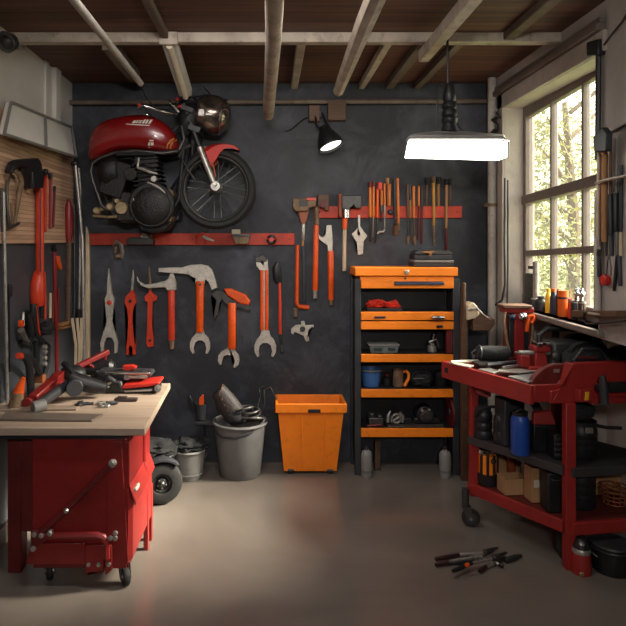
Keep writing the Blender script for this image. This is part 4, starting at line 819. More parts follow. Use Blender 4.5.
for px in (291, 331):
    g = G().cyl((bx(px)-.02, yb0+.06, .022), (bx(px)+.02, yb0+.06, .022), .022, seg=18); build(g, 'wheel', BLACK, t, .003)

# ================================================================ BUCKETS BY THE WALL
cb = V((X(240, 4.13), 4.13, 0))
t = bucket('bucket', 'big faceted grey bucket heaped with hose beside the orange bin', cb, .142, .182, .37, GREY, GREY, .01, facets=16)
pts = [V((X(px, 3.93), 3.95-.0, H-(py-CY)*3.95/F)) for px, py in ((214, 437), (222, 439.5), (235, 438.5), (250, 434), (262, 427), (267, 422))]
for i, p in enumerate(pts):
    dx = p.x-cb.x; rr = .178; p.y = cb.y-math.sqrt(max(.0004, rr*rr-dx*dx))-.004
build(G().tube(pts, .007, 8), 'handle', CHAR, t)
g = G()
for i in range(6):
    a0 = i*.9; c = cb+V((.05+.02*math.cos(a0*2), -.02+.03*math.sin(a0), .385+.014*i)); g.torus(c, (.25*math.sin(a0), .3*math.cos(a0*1.3), 1), .1-.008*i, .009, 30, 8)
g.tube([cb+V((.13, 0, .37)), cb+V((.17, .03, .47)), cb+V((.165, .05, .56)), cb+V((.21, .06, .58)), cb+V((.25, .05, .5)), cb+V((.262, .03, .4))], .005, 6)
g.tube([cb+V((.1, 0, .38)), cb+V((.14, .05, .52)), cb+V((.13, .07, .57)), cb+V((.165, .07, .585))], .004, 6)
g.obox(cb+V((.05, 0, .36)), (.16, .18, .03))
build(g, 'hose', DSTEEL, label='tangle of grey hose and wire heaped in the big grey bucket', cat='hose')
t = thing('work_boot', 'dark leather work boot propped in the big grey bucket', 'boot', cb+V((-.07, -.03, .365)))
g = G(); p0 = cb+V((-.09, -.03, .42))
rr = []
for x, z, w_, h_ in ((.085, -.02, .04, .04), (.07, .0, .055, .06), (.03, .03, .06, .075), (-.01, .085, .058, .075), (-.035, .13, .054, .06), (-.058, .16, .05, .056), (-.062, .165, .03, .036)):
    c = p0+V((x, 0, z)); q = Matrix.Rotation(R(50), 3, 'Y'); rr.append([c+q @ V((0, w_*math.cos(a), h_*math.sin(a))) for a in [2*math.pi*k/18 for k in range(18)]])
g.rings(rr); build(g, 'upper', mat('boot_leather', (48, 40, 38), .6, var=.3, ns=20, bump=.4), t)
g = G(); g.ell(p0+V((.07, -.02, -.018)), (.085, .07, .05), None, 3, .08, 3, 6); build(g, 'toe', SOFT, t)
g = G()
for k in range(5): g.tube([p0+V((.03-.02*k, -.058, .0+.035*k)), p0+V((.05-.02*k, -.04, .045+.035*k)), p0+V((.055-.02*k, 0, .06+.035*k))], .004, 6)
build(g, 'laces', BROWNW, t)
# little wall shelf with a cup
t = thing('wall_ledge', 'small dark ledge on the back wall left of the big grey bucket', 'ledge', PB(206, 424, 4.28))
build(G().bp([(195, 422), (217, 423), (217, 426), (196, 425)], WB, .12), 'plate', CHAR, t, .003)
build(G().prism([PB(204, 426, WB), PB(204, 426, WB-.1), PB(204, 436, WB)], (.01, 0, 0)), 'bracket', CHAR, t)
yc = 4.27; zc = H-(422.6-CY)*(WB-.12)/F+.012
t = thing('cup', 'dark grey cup holding an orange scraper on the small ledge', 'cup', (X(200, yc), yc, zc))
c = V((X(201, yc), yc, zc)); build(G().lathe(c, [(.001, 0), (.034, 0), (.04, .11), (.036, .11), (.031, .008), (.001, .008)], seg=24), 'body', CHAR, t)
build(G().prism([c+V((-.012, -.01, .08)), c+V((.022, -.01, .08)), c+V((.02, -.01, .17)), c+V((.012, -.01, .175)), c+V((-.012, -.01, .145))], (0, .012, 0)), 'blade', ORANGEH, label='orange scraper blade sticking out of the dark cup', cat='scraper')
g = G(); g.prism([c+V((-.03, 0, .03)), c+V((-.045, 0, .05)), c+V((-.095, 0, .13)), c+V((-.1, 0, .165)), c+V((-.08, 0, .165)), c+V((-.05, 0, .11))], (0, .03, 0)); build(g, 'trowel', BLACK, bev=.004, label='black trowel blade leaning beside the cup on the ledge', cat='trowel')
# small bucket, black tub
c = V((X(189, 4.07), 4.07, 0))
t = bucket('bucket', 'small light grey bucket with black rags behind the tire', c, .092, .115, .2, LGREY, LGREY, .008, bail=(R(75), -.07, .006))
build(G().lathe(c, [(.101, .035), (.105, .037), (.105, .045), (.103, .047)], caps=False), 'band', LGREY, t)
g = G().ell(c+V((-.0, 0, .215)), (.125, .11, .05), None, 4, .3, 3, 7); build(g, 'rags', SOFT, label='crumpled black rags piled on the small grey bucket', cat='rags')
c = V((X(156, 4.0), 3.98, 0))
t = bucket('tub', 'black plastic tub between workbench and small grey bucket', c, .12, .135, .21, BLACK, BLACK, .012, cat='tub')
g = G().ell(c+V((.0, 0, .225)), (.14, .12, .06), None, 4, .3, 3, 11); build(g, 'tarp', SOFT, label='crumpled black tarp bulging from the black tub', cat='tarp')
# cart wheel in front of them
c = PB(161.5, 483, 3.66); c.z = .128; ax = V((.28, -1, .05)).normalized()
t = thing('cart_wheel', 'black rubber cart wheel with mudguard behind the workbench corner', 'wheel', (c.x, c.y, 0))
g = G(); prof = [(.06, -.03), (.062, -.036), (.095, -.04), (.118, -.03), (.127, -.012), (.127, .012), (.118, .03), (.095, .04), (.062, .036), (.06, .03)]
qr = V((0, 0, 1)).rotation_difference(ax); rr = []
for i in range(44):
    a = 2*math.pi*i/44; rr.append([c+qr @ V((r*math.cos(a), r*math.sin(a), h)) for r, h in prof])
g.rings(rr, False, True); build(g, 'tire', RUBBER, t)
build(G().lathe(c, [(.001, -.02), (.062, -.024), (.064, .02), (.05, .022), (.034, .012), (.03, .024), (.018, .03), (.001, .03)], ax, 28), 'rim', BLACK, t)
build(G().lathe(c, [(.016, .028), (.016, .036), (.008, .044), (.001, .044)], ax, 10), 'hub_nut', DSTEEL, t)
for k in range(5): build(G().cyl(c+qr @ V((.026*math.cos(k*1.257), .026*math.sin(k*1.257), .02)), c+qr @ V((.026*math.cos(k*1.257), .026*math.sin(k*1.257), .032)), .004, seg=8), 'bolt', STEEL, t)
u = ax.cross(V((0, 0, 1))).normalized(); g = G(); rr = []
for i in range(9):
    a = R(150-i*13); rr.append([c+(u*-math.cos(a)+V((0, 0, 1))*math.sin(a))*r+ax*h for r, h in ((.137, -.045), (.137, .045), (.147, .045), (.15, 0), (.147, -.045))])
g.rings(rr); build(g, 'mudguard', CHAR, t)
build(G().tube([c+ax*-.05, c+ax*-.05+V((-.1, .0, .09)), c+ax*-.03+V((-.19, .02, .1))], .014, 8).cyl(c+ax*.03, c-ax*.06, .012), 'axle_arm', BLACK, t)
# ================================================================ LEFT WORKBENCH
ZL = .75; YB0, YB1 = 2.727, 3.59
WOODTOP = planks('bench_top_wood', (146, 127, 110), (178, 158, 140), .21, 1, .012, .5, (2.2, 26, 26), gapc=(96, 78, 62), bump=.15)
WB_ = thing('workbench', 'red steel workbench with a pale wooden top along left wall', 'workbench', (-1.0, 3.1, 0))
XR0, XR1 = -.568, -.596
g = G().prism([V((WL+.015, YB0, ZL-.036)), V((XR0, YB0, ZL-.036)), V((XR1, YB1, ZL-.036)), V((WL+.015, YB1, ZL-.036))], (0, 0, .036))
build(g, 'tabletop', WOODTOP, WB_, .004)
build(G().box((WL+.03, YB0+.03, ZL-.06), (XR0-.1, YB1-.03, ZL-.036)), 'under_frame', BLACK, WB_)
xa, xb = -1.10, -.658; y0, y1 = 2.77, 3.24; zt, zb = ZL-.06, .115
g = G().box((xa, y0, zb+.05), (xb, y1, zt)); body = build(g, 'cabinet', RED, WB_, .006)
def fx(px): return (px-CX)*y0/F
def fz(py): return H-(py-CY)*y0/F
g = G().prism([V((fx(27), y0-.015, fz(563))), V((fx(31), y0-.015, fz(545))), V((fx(33.5), y0-.015, fz(541.5))), V((fx(86), y0-.015, fz(541.5))), V((fx(86), y0-.015, fz(563)))], (0, .02, 0)); build(g, 'lower_flange', RED, body, .003)
g = G().prism([V((fx(107), y0-.006, fz(441))), V((fx(122), y0-.006, fz(441))), V((fx(128.6), y0-.006, fz(560))), V((fx(126), y0-.006, fz(568))), V((fx(107), y0-.006, fz(568)))], (0, .012, 0)); build(g, 'corner_panel', RED, body, .003)
g = G().tube([V((fx(36), y0-.022, fz(536))), V((fx(70), y0-.022, fz(505))), V((fx(114), y0-.022, fz(461)))], .0155, 8); brace = build(g, 'diagonal_brace', DKRED, body)
for x, y, r in ((114.5, 460.5, .018), (69, 507, .012), (53, 529, .013)): build(G().lathe(V((fx(x), y0-.036, fz(y))), [(r, -.01), (r, .008), (r*.6, .014), (.001, .014)], (0, -1, 0), 14), 'bolt', STEEL, body)
g = G().tube([V((fx(50), y0-.018, fz(534))), V((fx(98), y0-.018, fz(533))), V((fx(104), y0-.018, fz(535))), V((fx(108), y0-.018, fz(541))), V((fx(108), y0-.018, fz(556)))], .017, 8); build(g, 'lower_rail', RED, body)
g = G().prism([V((fx(33), y0-.03, fz(527))), V((fx(38), y0-.03, fz(527))), V((fx(50), y0-.03, fz(531))), V((fx(50), y0-.03, fz(536))), V((fx(38), y0-.03, fz(546))), V((fx(33), y0-.03, fz(546)))], (0, .028, 0)); build(g, 'pivot_bracket', DKRED, body, .004)
g = G()
for x, y in ((37, 531), (44, 532), (36, 545)): g.lathe(V((fx(x), y0-.03, fz(y))), [(.012, -.004), (.012, .008), (.001, .012)], (0, -1, 0), 12)
build(g, 'pivot_bolts', STEEL, body)
for x0_, x1_ in ((86.5, 105), (106, 113)):
    g = G().prism([V((fx(x0_), y0-.02, fz(543))), V((fx(x1_), y0-.02, fz(543))), V((fx(x1_), y0-.02, fz(568))), V((fx(x1_-1), y0-.02, fz(569))), V((fx(x0_+3), y0-.02, fz(569))), V((fx(x0_+1), y0-.02, fz(573))), V((fx(x0_), y0-.02, fz(571)))], (0, .02, 0)); pl = build(g, 'hanging_plate', RED, body, .003)
    for x in ((90, 100) if x0_ < 100 else (110,)): build(G().lathe(V((fx(x), y0-.02, fz(562))), [(.01, -.004), (.01, .006), (.001, .008)], (0, -1, 0), 12), 'bolt', STEEL, pl)
g = G()
for x, y in ((111.5, 536), (116.5, 531), (116.5, 536)): g.lathe(V((fx(x), y0-.02, fz(y))), [(.011, -.004), (.011, .006), (.001, .009)], (0, -1, 0), 12)
build(g, 'corner_bolts', STEEL, body)
# right flank: recessed upper panel, sloping lid with latch, bulging lower box
g = G().prism([V((xb-.01, y0+.0, fz(442))), V((xb-.01, y1, .665)), V((xb-.01, y1, .43)), V((xb-.01, y0+.0, .42))], (.02, 0, 0)); build(g, 'side_panel', RED, body, .004)
bxx = xb+.024
g = G(); g.prism([V((xb, y0-.004, .115)), V((bxx, y0+.01, .135)), V((bxx, y0+.01, .38)), V((xb+.006, y0-.004, .455)), V((xb, y0-.004, .455))], (0, .44, 0)); sb = build(g, 'side_box', REDB, body, .008)
g = G(); g.prism([V((bxx+.012, y0, .375)), V((xb+.012, y0-.01, .462)), V((xb+.012, y0-.01, .478)), V((bxx+.016, y0, .392))], (0, .45, 0)); lid_ = build(g, 'lid', REDB, sb, .005)
build(G().obox((xb+.026, y0+.05, .44), (.02, .07, .03), Matrix.Rotation(R(60), 3, 'Y')), 'latch', PALE, sb, .005)
build(G().tube([(xb+.014, y0+.3, .69), (xb+.014, y0+.3, .44)], .012, 8), 'side_rod', REDB, sb)
build(G().lathe((xb+.014, y0+.3, .45), [(.018, -.02), (.02, 0), (.014, .02), (.001, .024)], seg=14), 'rod_knob', REDB, sb)
for yl in (y0+.33, y0+.43):
    build(G().box((bxx-.02, yl, .0), (bxx+.004, yl+.03, .3)), 'leg', REDB, WB_, .003)
build(G().box((xa-.165, y0+.12, .0), (xa-.1, y0+.2, ZL-.06)), 'leg', DKRED, WB_, .004)
build(G().box((xa-.1, y0+.12, .2), (xa, y0+.17, ZL-.06)), 'side_plate', DKRED, WB_, .003)
def caster(par, c, r, yaw, hz):
    c = V(c); ax = V((math.cos(yaw), math.sin(yaw), 0)); g = G()
    qr = V((0, 0, 1)).rotation_difference(ax); rr = []
    for i in range(28):
        a = 2*math.pi*i/28; rr.append([c+qr @ V((q*math.cos(a), q*math.sin(a), h)) for q, h in ((r*.55, -.012), (r*.9, -.014), (r, -.007), (r, .007), (r*.9, .014), (r*.55, .012))])
    g.rings(rr, False, True); k = build(g, 'caster', RUBBER, par, label='rubber caster wheel')
    build(G().lathe(c-ax*.013, [(.001, 0), (r*.58, 0), (r*.58, .026), (.001, .026)], ax, 22), 'wheel_disc', CHAR, k)
    build(G().cyl(c-ax*.024, c+ax*.024, .009), 'axle', STEEL, k)
    up = c+V((-ax.y, ax.x, 0))*.03
    g = G()
    for s_ in (-1, 1): g.prism([c+ax*.02*s_+V((-ax.y*t_, ax.x*t_, z)) for t_, z in ((-.012, -.012), (.012, -.012), (.05, r+.012), (.0, r+.012))], ax*.004*s_)
    g.cyl(up+V((0, 0, r+.006)), up+V((0, 0, hz)), .02)
    build(g, 'fork', DSTEEL, k)
caster(WB_, (-.672, 2.79, .042), .042, .5, .085)
caster(WB_, (xa+.06, 2.84, .042), .042, .2, .1)
build(G().box((xa, y0+.02, .08), (xb, y0+.2, zb+.055)), 'under_tray', DKRED, WB_)

# ---------------------------------------------------------------- on the bench
def on(px, py, z=ZL): return PZ(px, py, z+.001)
def rod(name, label, cat, pts, r, m, group=None, seg=10):
    g = G().tube(pts, r, seg); return build(g, name, m, label=label, cat=cat, group=group)
g = G(); a, b, c, d = on(0, 421), on(92, 422), on(103, 416), on(5, 414)
g.prism([a+V((0, 0, 0)), b, c, d], (0, 0, .011)); build(g, 'metal_ruler', mat('dull_tin', (112, 100, 90), .5, .3), bev=.002, label='flat dull metal strip lying along the front of the workbench', cat='metal strip')
g = G(); a, b, c, d = on(0, 412), on(76, 410.5), on(80, 408), on(40, 406.5)
g.prism([a, b, c, d], (0, 0, .01)); build(g, 'offcut_board', mat('grey_offcut', (138, 120, 104), .6, var=.2, stretch=(1, 8, 8)), bev=.002, label='thin grey wooden offcut behind the metal strip on workbench', cat='offcut')
# grey tube
p = on(36, 413); q = on(72, 396)
z_ = V((0, 0, .03)); t = thing('steel_tube', 'thick grey tube with a worn end lying before the red bar', 'tube', p)
build(G().cyl(p+z_, q+z_+V((0, 0, .05)), .026, .024), 'shaft', CHAR, t)
build(G().cyl(p+z_+V((-.012, -.012, -.001)), p+z_+V((.035, .03, .004)), .03), 'end_collar', GREYP, t, .004)
# red trolley jack
p = on(29, 409)+V((0, .05, .03)); t = thing('floor_jack', 'red steel jack bar lying at an angle on the workbench', 'jack', p)
q = on(59, 395)+V((0, .05, .1))
def bar3(g, p, q, w, h):
    d = (q-p); L_ = d.length; d.normalize(); u = d.cross(V((0, 0, 1))).normalized(); v = u.cross(d)
    return g.prism([p+u*-w/2+v*-h/2, p+u*w/2+v*-h/2, p+u*w/2+v*h/2, p+u*-w/2+v*h/2], d*L_)
build(bar3(G(), p, q, .05, .055), 'arm', RED, t, .006)
build(bar3(G(), p+(q-p)*.06+V((-.0, -.027, .0)), q-(q-p)*.04+V((0, -.027, .0)), .006, .02), 'rib', DKRED, t, .002)
build(G().cyl(p+V((-.02, -.03, -.005)), p+V((-.02, .03, -.005)), .024, seg=18), 'roller', RED, t, .003)
r_ = q+V((.06, .06, .03)); s_ = q+V((.2, .22, .09))
build(G().ell(q+V((.05, .03, .0)), (.075, .06, .05), sub=3, amp=.12, seed=4), 'pivot', BLACK, t)
build(bar3(G(), r_, s_, .03, .03), 'handle', RED, t, .005)
build(G().tube([r_+(s_-r_)*.35+V((0, -.0, -.01)), r_+(s_-r_)*.5+V((.02, 0, -.06))], .01, 8).tube([s_+V((-.02, 0, 0)), s_+V((-.02, 0, -.07))], .01, 8), 'strut', RED, t)
# black lumps by it
def tool_body(name, label, cat, c, parts, group=None):
    t = thing(name, label, cat, c); 
    for nm, m, fn, bev in parts:
        g = G(); fn(g, V(c)); build(g, nm, m, t, bev)
    return t
c = on(80, 399)
tool_body('angle_grinder', 'black angle grinder standing on its guard beside the red jack', 'angle grinder', c, [
    ('body', BLACK, lambda g, c: g.tube([c+V((-.05, .0, .12)), c+V((0, 0, .09)), c+V((.07, .02, .065)), c+V((.13, .03, .05))], [.035, .045, .04, .03], 16), 0),
    ('guard', BLACK, lambda g, c: g.lathe(c+V((-.02, -.03, .07)), [(.001, 0), (.042, 0), (.046, .01), (.046, .03), (.03, .04), (.001, .04)], (.3, -1, .2), 28), .002),
    ('disc', BLACK, lambda g, c: g.lathe(c+V((-.005, -.073, .074)), [(.001, -.002), (.04, -.002), (.04, .002), (.001, .002)], (.3, -1, .2), 28), 0),
    ('side_handle', BLACK, lambda g, c: g.tube([c+V((-.04, .02, .13)), c+V((-.09, .05, .17)), c+V((-.11, .06, .18))], [.014, .02, .016], 12), 0)])
# heap of small parts
c = on(95, 406); rs = random.Random(5); GP = 'small steel parts heaped on the workbench'
for i in range(11):
    x, y = rs.uniform(-.085, .085), rs.uniform(-.03, .05); r = rs.uniform(.012, .022)
    g = G(); q = c+V((x, y, 0)); k = i % 3
    if k == 0: g.lathe(q, [(r*.5, 0), (r, 0), (r, .014), (r*.5, .014)], seg=6 if i % 2 else 18, caps=False); g.lathe(q, [(r*.5, 0), (r*.5, .014)], seg=6 if i % 2 else 18, caps=False)
    elif k == 1: g.tube([q+V((-r, 0, .008)), q+V((r*1.6, r*.6, .008))], .007, 8); g.lathe(q+V((-r, 0, .008)), [(.012, -.004), (.012, .006), (.001, .006)], (-1, -.37, 0), 6)
    else: g.obox(q+V((0, 0, .008)), (r*2.2, r*1.2, .016), Matrix.Rotation(rs.random()*3, 3, 'Z'))
    build(g, ('hex_nut', 'bolt', 'steel_offcut')[k], (STEEL, DSTEEL, CHAR)[(i*2) % 3], bev=.002, label='small loose '+('nut', 'bolt', 'steel block')[k]+' in the heap of parts before the grinder', cat=('nut', 'bolt', 'steel block')[k], group=GP+': '+('nuts', 'bolts', 'blocks')[k])
c = on(126, 401)
build(G().obox(c+V((0, 0, .008)), (.12, .035, .016)).obox(c+V((-.02, 0, .02)), (.05, .025, .01)), 'sharpening_stone', mat('brown_stone', (58, 46, 40), .7, var=.25), bev=.003, label='flat brown sharpening stone before the power planer on the bench', cat='sharpening stone')
# power tools pile
c = on(134, 390.5)
def X3(px, y): return (px-CX)*y/F
yy = c.y
def P_(px, py, d=0): p = PB(px, py, yy); return V((p.x, yy-d, p.z))
t = thing('power_planer', 'long black power planer with red stripe at the right of bench', 'power tool', c)
build(G().prism([P_(104, 391, .07), P_(105, 382, .07), P_(112, 378, .07), P_(124, 378, .07), P_(126, 386, .07), P_(158, 384, .07), P_(161, 388, .07), P_(157, 391, .07), P_(140, 391.3, .07)], (0, .14, 0)), 'body', BLACK, t, .012)
build(G().prism([P_(124, 385, .078), P_(127, 381.5, .078), P_(146, 380.4, .078), P_(160, 378.6, .078), P_(162.5, 380, .078), P_(160, 382.4, .078), P_(148, 383.8, .078), P_(128, 385.6, .078)], (0, .15, 0)), 'red_cover', FENDRED, t, .006)
build(G().prism([P_(127, 387.6, .073), P_(155, 386.3, .073), P_(154, 388, .073), P_(128, 389.3, .073)], (0, .01, 0)), 'shoe', STEEL, t, .002)
build(G().tube([P_(112, 384, .09), P_(108, 378, .1), P_(113, 373, .1), P_(119, 378, .09)], .014, 10), 'handle', BLACK, t)
build(G().ell(P_(110.5, 381, .08), (.028, .014, .008), Matrix.Rotation(R(-20), 3, 'Y'), 2), 'badge', CREAM, t)
build(G().lathe(P_(158, 386, .06), [(.02, 0), (.024, .01), (.02, .03), (.001, .032)], (.6, -1, .3), 18), 'knob', DSTEEL, t)
t = thing('reciprocating_saw', 'grey and black saw with a red knob lying across the planer', 'power tool', P_(130, 379))
build(G().prism([P_(97, 371, .03), P_(103, 369.5, .03), P_(112, 371, .03), P_(134, 371, .03), P_(151, 371.5, .03), P_(153, 374.5, .03), P_(148, 378, .03), P_(124, 379, .03), P_(108, 378.5, .03), P_(98, 374, .03)], (0, .12, 0)), 'body', CHAR, t, .01)
build(G().tube([P_(107, 371.5, .035), P_(126, 371, .04), P_(152, 371.6, .035)], [.01, .013, .01], 10), 'chrome_bar', CHROME, t)
build(G().prism([P_(122.5, 366.5, .0), P_(132, 366, .0), P_(135.5, 367.6, .0), P_(135, 369.4, .0), P_(130, 369.4, .0), P_(129, 371.5, .0), P_(124, 371.5, .0), P_(124, 369.5, .0)], (0, .05, 0)), 'red_knob', FENDRED, t, .004)
build(G().obox(P_(138, 375.5, .03), (.12, .02, .02)).obox(P_(128, 376, .03), (.03, .02, .03)), 'gear_case', STEEL, t, .004)
build(G().tube([P_(98, 372), P_(94, 378, -.02), P_(97, 386, -.03), P_(93, 391, -.02)], .012, 8), 'cord', RUBBER, t)
t = thing('power_drill', 'black corded drill behind the planer with a red chuck ring', 'power tool', on(98, 388)+V((0, .06, 0)))
c = on(98, 388)+V((0, .06, 0)); build(G().tube([c+V((-.09, -.02, .1)), c+V((-.02, 0, .1)), c+V((.06, 0, .105)), c+V((.08, 0, .105))], [.03, .045, .05, .03], 18).tube([c+V((.04, 0, .08)), c+V((.05, .01, 0.02)), c+V((.05, .01, .001))], [.028, .026, .034], 14), 'body', BLACK, t)
build(G().cyl(c+V((-.09, -.02, .1)), c+V((-.14, -.03, .1)), .022, .014, 16), 'chuck', DSTEEL, t)
build(G().torus(c+V((-.086, -.02, .1)), (1, .2, 0), .026, .006, 24, 8), 'ring', FENDRED, t)

# ================================================================ LEFT WALL TOOLS
def lw(px, py, d=.03): return LW(px, py, d)
BO = .034                                                    # face of the wooden board
rod('metal_rod', 'full-height thin grey rod leaning at the extreme left edge', 'rod', [lw(8, 426, .05), lw(5.5, 300, .045), lw(3.5, 192, .045)], .009, STEEL)
t = thing('pipe_clamp', 'dark clamp collar on a thin black bar beside the leaning rod', 'clamp', lw(9, 330, .02))
build(G().tube([lw(9.5, 372, .016), lw(8.8, 284, .016)], .006, 8), 'bar', BLACK, t)
build(G().obox(lw(8.8, 291, .03), (.03, .035, .06)), 'collar', BLACK, t, .004)
# old pliers and snips
t = thing('tongs', 'old tan-jawed tongs hanging on the board under the black head', 'tongs', lw(15, 226, BO+.02))
build(G().tube([lw(13, 170, BO+.03), lw(19, 174, BO+.035), lw(21.5, 182, BO+.035), lw(19, 195, BO+.03), lw(17, 210, BO+.02), lw(14.5, 226, BO+.02)], [.008, .018, .02, .018, .013, .01], 10, flat=.7), 'arm', RUST, t)
build(G().tube([lw(11, 174, BO+.02), lw(7, 186, BO+.02), lw(7.5, 210, BO+.02), lw(9.5, 228, BO+.02)], [.006, .008, .008, .009], 8).tube([lw(9.5, 227.5, BO+.02), lw(18.5, 223, BO+.02)], .01, 8), 'wire_arm', DSTEEL, t)
for px, y0_, y1_, l in ((.9, 188, 232, 'short dark steel strip hanging at the extreme left of board'), (11.3, 203, 227, 'short blunt steel spike hanging inside the tongs'), (6.0, 180, 231, 'tan steel strip hanging left of the tongs')):
    g = G().tube([lw(px, y0_, BO+.002), lw(px+1, y1_, BO+.002)], .01, 8, flat=.5); build(g, 'steel_strip', RUST if px > 5 else DSTEEL, label=l, cat='steel strip', group='steel strips on the wooden board')
# big red tool with black head
t = thing('pipe_cutter', 'large red cutter with a black hooked head hung on the board', 'cutter', lw(38, 340, .06))
d = .09
build(G().prism([lw(12, 172, d), lw(16, 162, d), lw(21, 159.5, d), lw(39, 158, d), lw(41.5, 162, d), lw(43, 176, d), lw(42.5, 188, d), lw(33, 189, d), lw(32, 180, d), lw(28, 168, d), lw(20, 165, d), lw(16, 169, d), (lw(14, 174, d))], (-.045, 0, 0)), 'head', BLACK, t, .008)
build(G().prism([lw(33, 172, d+.012), lw(45, 170, d+.012), lw(45, 174, d+.012), lw(43.5, 188, d+.012), lw(33.5, 188.5, d+.012)], (-.02, 0, 0)).obox(lw(46, 171.5, d), (.02, .03, .03)), 'clamp_block', BLACK, t, .004)
build(G().tube([lw(39.8, 186, d-.03), lw(39.8, 278, d-.03)], .0235, 14), 'shaft', REDH, t)
build(G().tube([lw(40.4, 190, d-.008), lw(40.4, 272, d-.008)], .005, 8), 'shaft_groove', DKRED, t)
build(G().tube([lw(39, 271, d-.04), lw(38.2, 277, d-.04), lw(37.6, 285, d-.04), lw(37.4, 299, d-.04), lw(38, 305, d-.04)], [.026, .036, .043, .044, .036], 18, flat=.9), 'grip', REDH, t)
build(G().tube([lw(44.2, 272, d-.03), lw(45.2, 300, d-.03), lw(45, 319, d-.03)], .008, 8), 'trigger', REDH, t)
build(G().tube([lw(33.5, 304, d-.03), lw(33, 316, d-.03), lw(35, 330, d-.03), lw(39, 340, d-.03)], [.02, .022, .016, .008], 10).tube([lw(41.5, 304, d-.03), lw(42, 318, d-.03)], .014, 8), 'handle_end', BLACK, t)
build(G().ell(lw(47, 328, .06), (.042, .06, .045), None, 3, .25, 3, 5), 'knob', RUBBER, t)
build(G().tube([lw(35, 306, d-.02), lw(36.5, 320, d-.02), lw(40, 335, d-.02)], [.012, .012, .005], 8), 'red_spine', REDH, t)
# slim red bars
for px0, py0, px1, py1, w, m, l in ((45.2, 173, 44.6, 232, .015, RAIL, 'faded red bar hanging right beside the big cutter'), (50.5, 176, 49.8, 228.5, .014, RED, 'dark-capped red bar second from the big cutter'), (54.6, 189, 53, 227, .009, DKRED, 'short dark red strip third from the big cutter')):
    t = thing('steel_file', l, 'file', lw(px1, py1, BO+.015), 'red bars on the wooden board')
    build(G().tube([lw(px0, py0, BO+.003), lw(px1, py1, BO+.003)], w, 8, flat=.6), 'bar', m, t)
    build(G().tube([lw(px0, py0-3, BO+.015), lw(px0, py0+2, BO+.015)], w*1.05, 8, flat=.7), 'cap', BLACK, t)
t = thing('rasp', 'long rasp with fat red handle and dark blade on left wall', 'rasp', lw(68, 330, .05))
build(G().tube([lw(68.6, 201, .05), lw(68.8, 206, .05), lw(69, 220, .05), lw(69.2, 234, .05), lw(68.8, 242, .05)], [.012, .026, .031, .028, .016], 14), 'handle', RED, t)
build(G().tube([lw(68.4, 199, .05), lw(68.6, 203, .05)], .009, 8), 'end_nub', DKRED, t)
build(G().tube([lw(68.8, 240, .05), lw(68, 284, .045), lw(67.6, 324, .04)], .017, 8, flat=.4), 'blade', BROWNW, t)
build(G().prism([lw(62, 323, .05), lw(72, 320.5, .05), lw(72, 324, .05), lw(62.5, 326.5, .05)], (-.035, 0, 0)).prism([lw(62, 327.4, .05), lw(72, 325, .05), lw(72, 327, .05), lw(62.5, 329.5, .05)], (-.035, 0, 0)), 'foot', WOODH, t, .003)
t = thing('pry_bar', 'dark red pry bar with an orange clip below the wooden board', 'pry bar', lw(56, 375, .03))
build(G().tube([lw(54.4, 247, .024), lw(55.2, 290, .024), lw(56.5, 330, .022), lw(56.8, 374, .02)], [.013, .013, .011, .013], 8), 'shaft', RED, t)
build(G().tube([lw(53.6, 246, .035), lw(55, 250, .035)], .016, 10), 'cap', BLACK, t)
build(G().prism([lw(57.4, 256, .045), lw(60, 256, .045), lw(62.6, 268, .045), lw(61.4, 270, .045), (lw(58, 262, .045))], (-.02, 0, 0)), 'clip', ORANGEH, t, .003)
for px, y0_, y1_, m, l in ((50.3, 293, 318, PALEW, 'short pale stick hanging left of the pry bar'), (53, 293, 324, DKRED, 'short dark red stick touching the pry bar'), (58.6, 288, 328, DKRED, 'slim dark rod hanging right of the pry bar')):
    build(G().tube([lw(px, y0_, .02), lw(px, y1_, .02)], .009, 8), 'stick', m, label=l, cat='stick', group='short sticks by the pry bar')
# long rods and a plank at the back corner
YK = 4.2
t = thing('tie_rod', 'long silver rod leaning in the left back corner', 'rod', PB(84, 345, YK))
build(G().tube([PB(75.5, 166, YK), PB(79, 200, YK), PB(82.4, 240, YK), PB(83.2, 300, YK), PB(84, 340, YK), PB(85.5, 466, YK)], .013, 10), 'shaft', STEEL, t)
build(G().ell(PB(75.2, 163.5, YK), (.03, .03, .02), sub=2), 'eye', DSTEEL, t)
YK = 4.322
t = thing('tie_rod', 'second silver rod with black grip in the left back corner', 'rod', PB(79, 345, YK))
build(G().tube([PB(78.6, 168, YK), PB(80.4, 190, YK), (PB(80, 250, YK)), PB(79, 311, YK)], .011, 10), 'shaft', STEEL, t)
build(G().tube([PB(79, 309, YK), PB(78, 345, YK)], [.018, .022], 10), 'grip', BLACK, t)
YK = 4.31
build(G().tube([PB(74.5, 205, YK), PB(74.5, 300, YK), PB(73, 345, YK)], .009, 8), 'metal_rod', DSTEEL, label='thin dull rod just left of the two silver rods', cat='rod')
g = G().prism([PB(85.6, 226, YK), PB(89, 236, YK), PB(89.5, 464, YK), PB(83.5, 464, YK)], (0, .03, 0)); build(g, 'plank', PALEW, bev=.003, label='pale upright plank standing at the left end of red rail', cat='plank')
YK = 4.15
for i, (a_, b_, l) in enumerate(((72, 75, 'thin pale lath, leftmost below the silver rods'), (77, 78.5, 'thin pale lath in the middle below the silver rods'), (81.5, 80.2, 'thin pale lath right below the silver rods'))):
    build(G().tube([PB(a_, 318, YK), PB(b_+1, 345, YK), PB(b_, 374, YK)], .011, 6, flat=.5), 'lath', PALEW, label=l, cat='lath', group='pale laths in the left back corner')
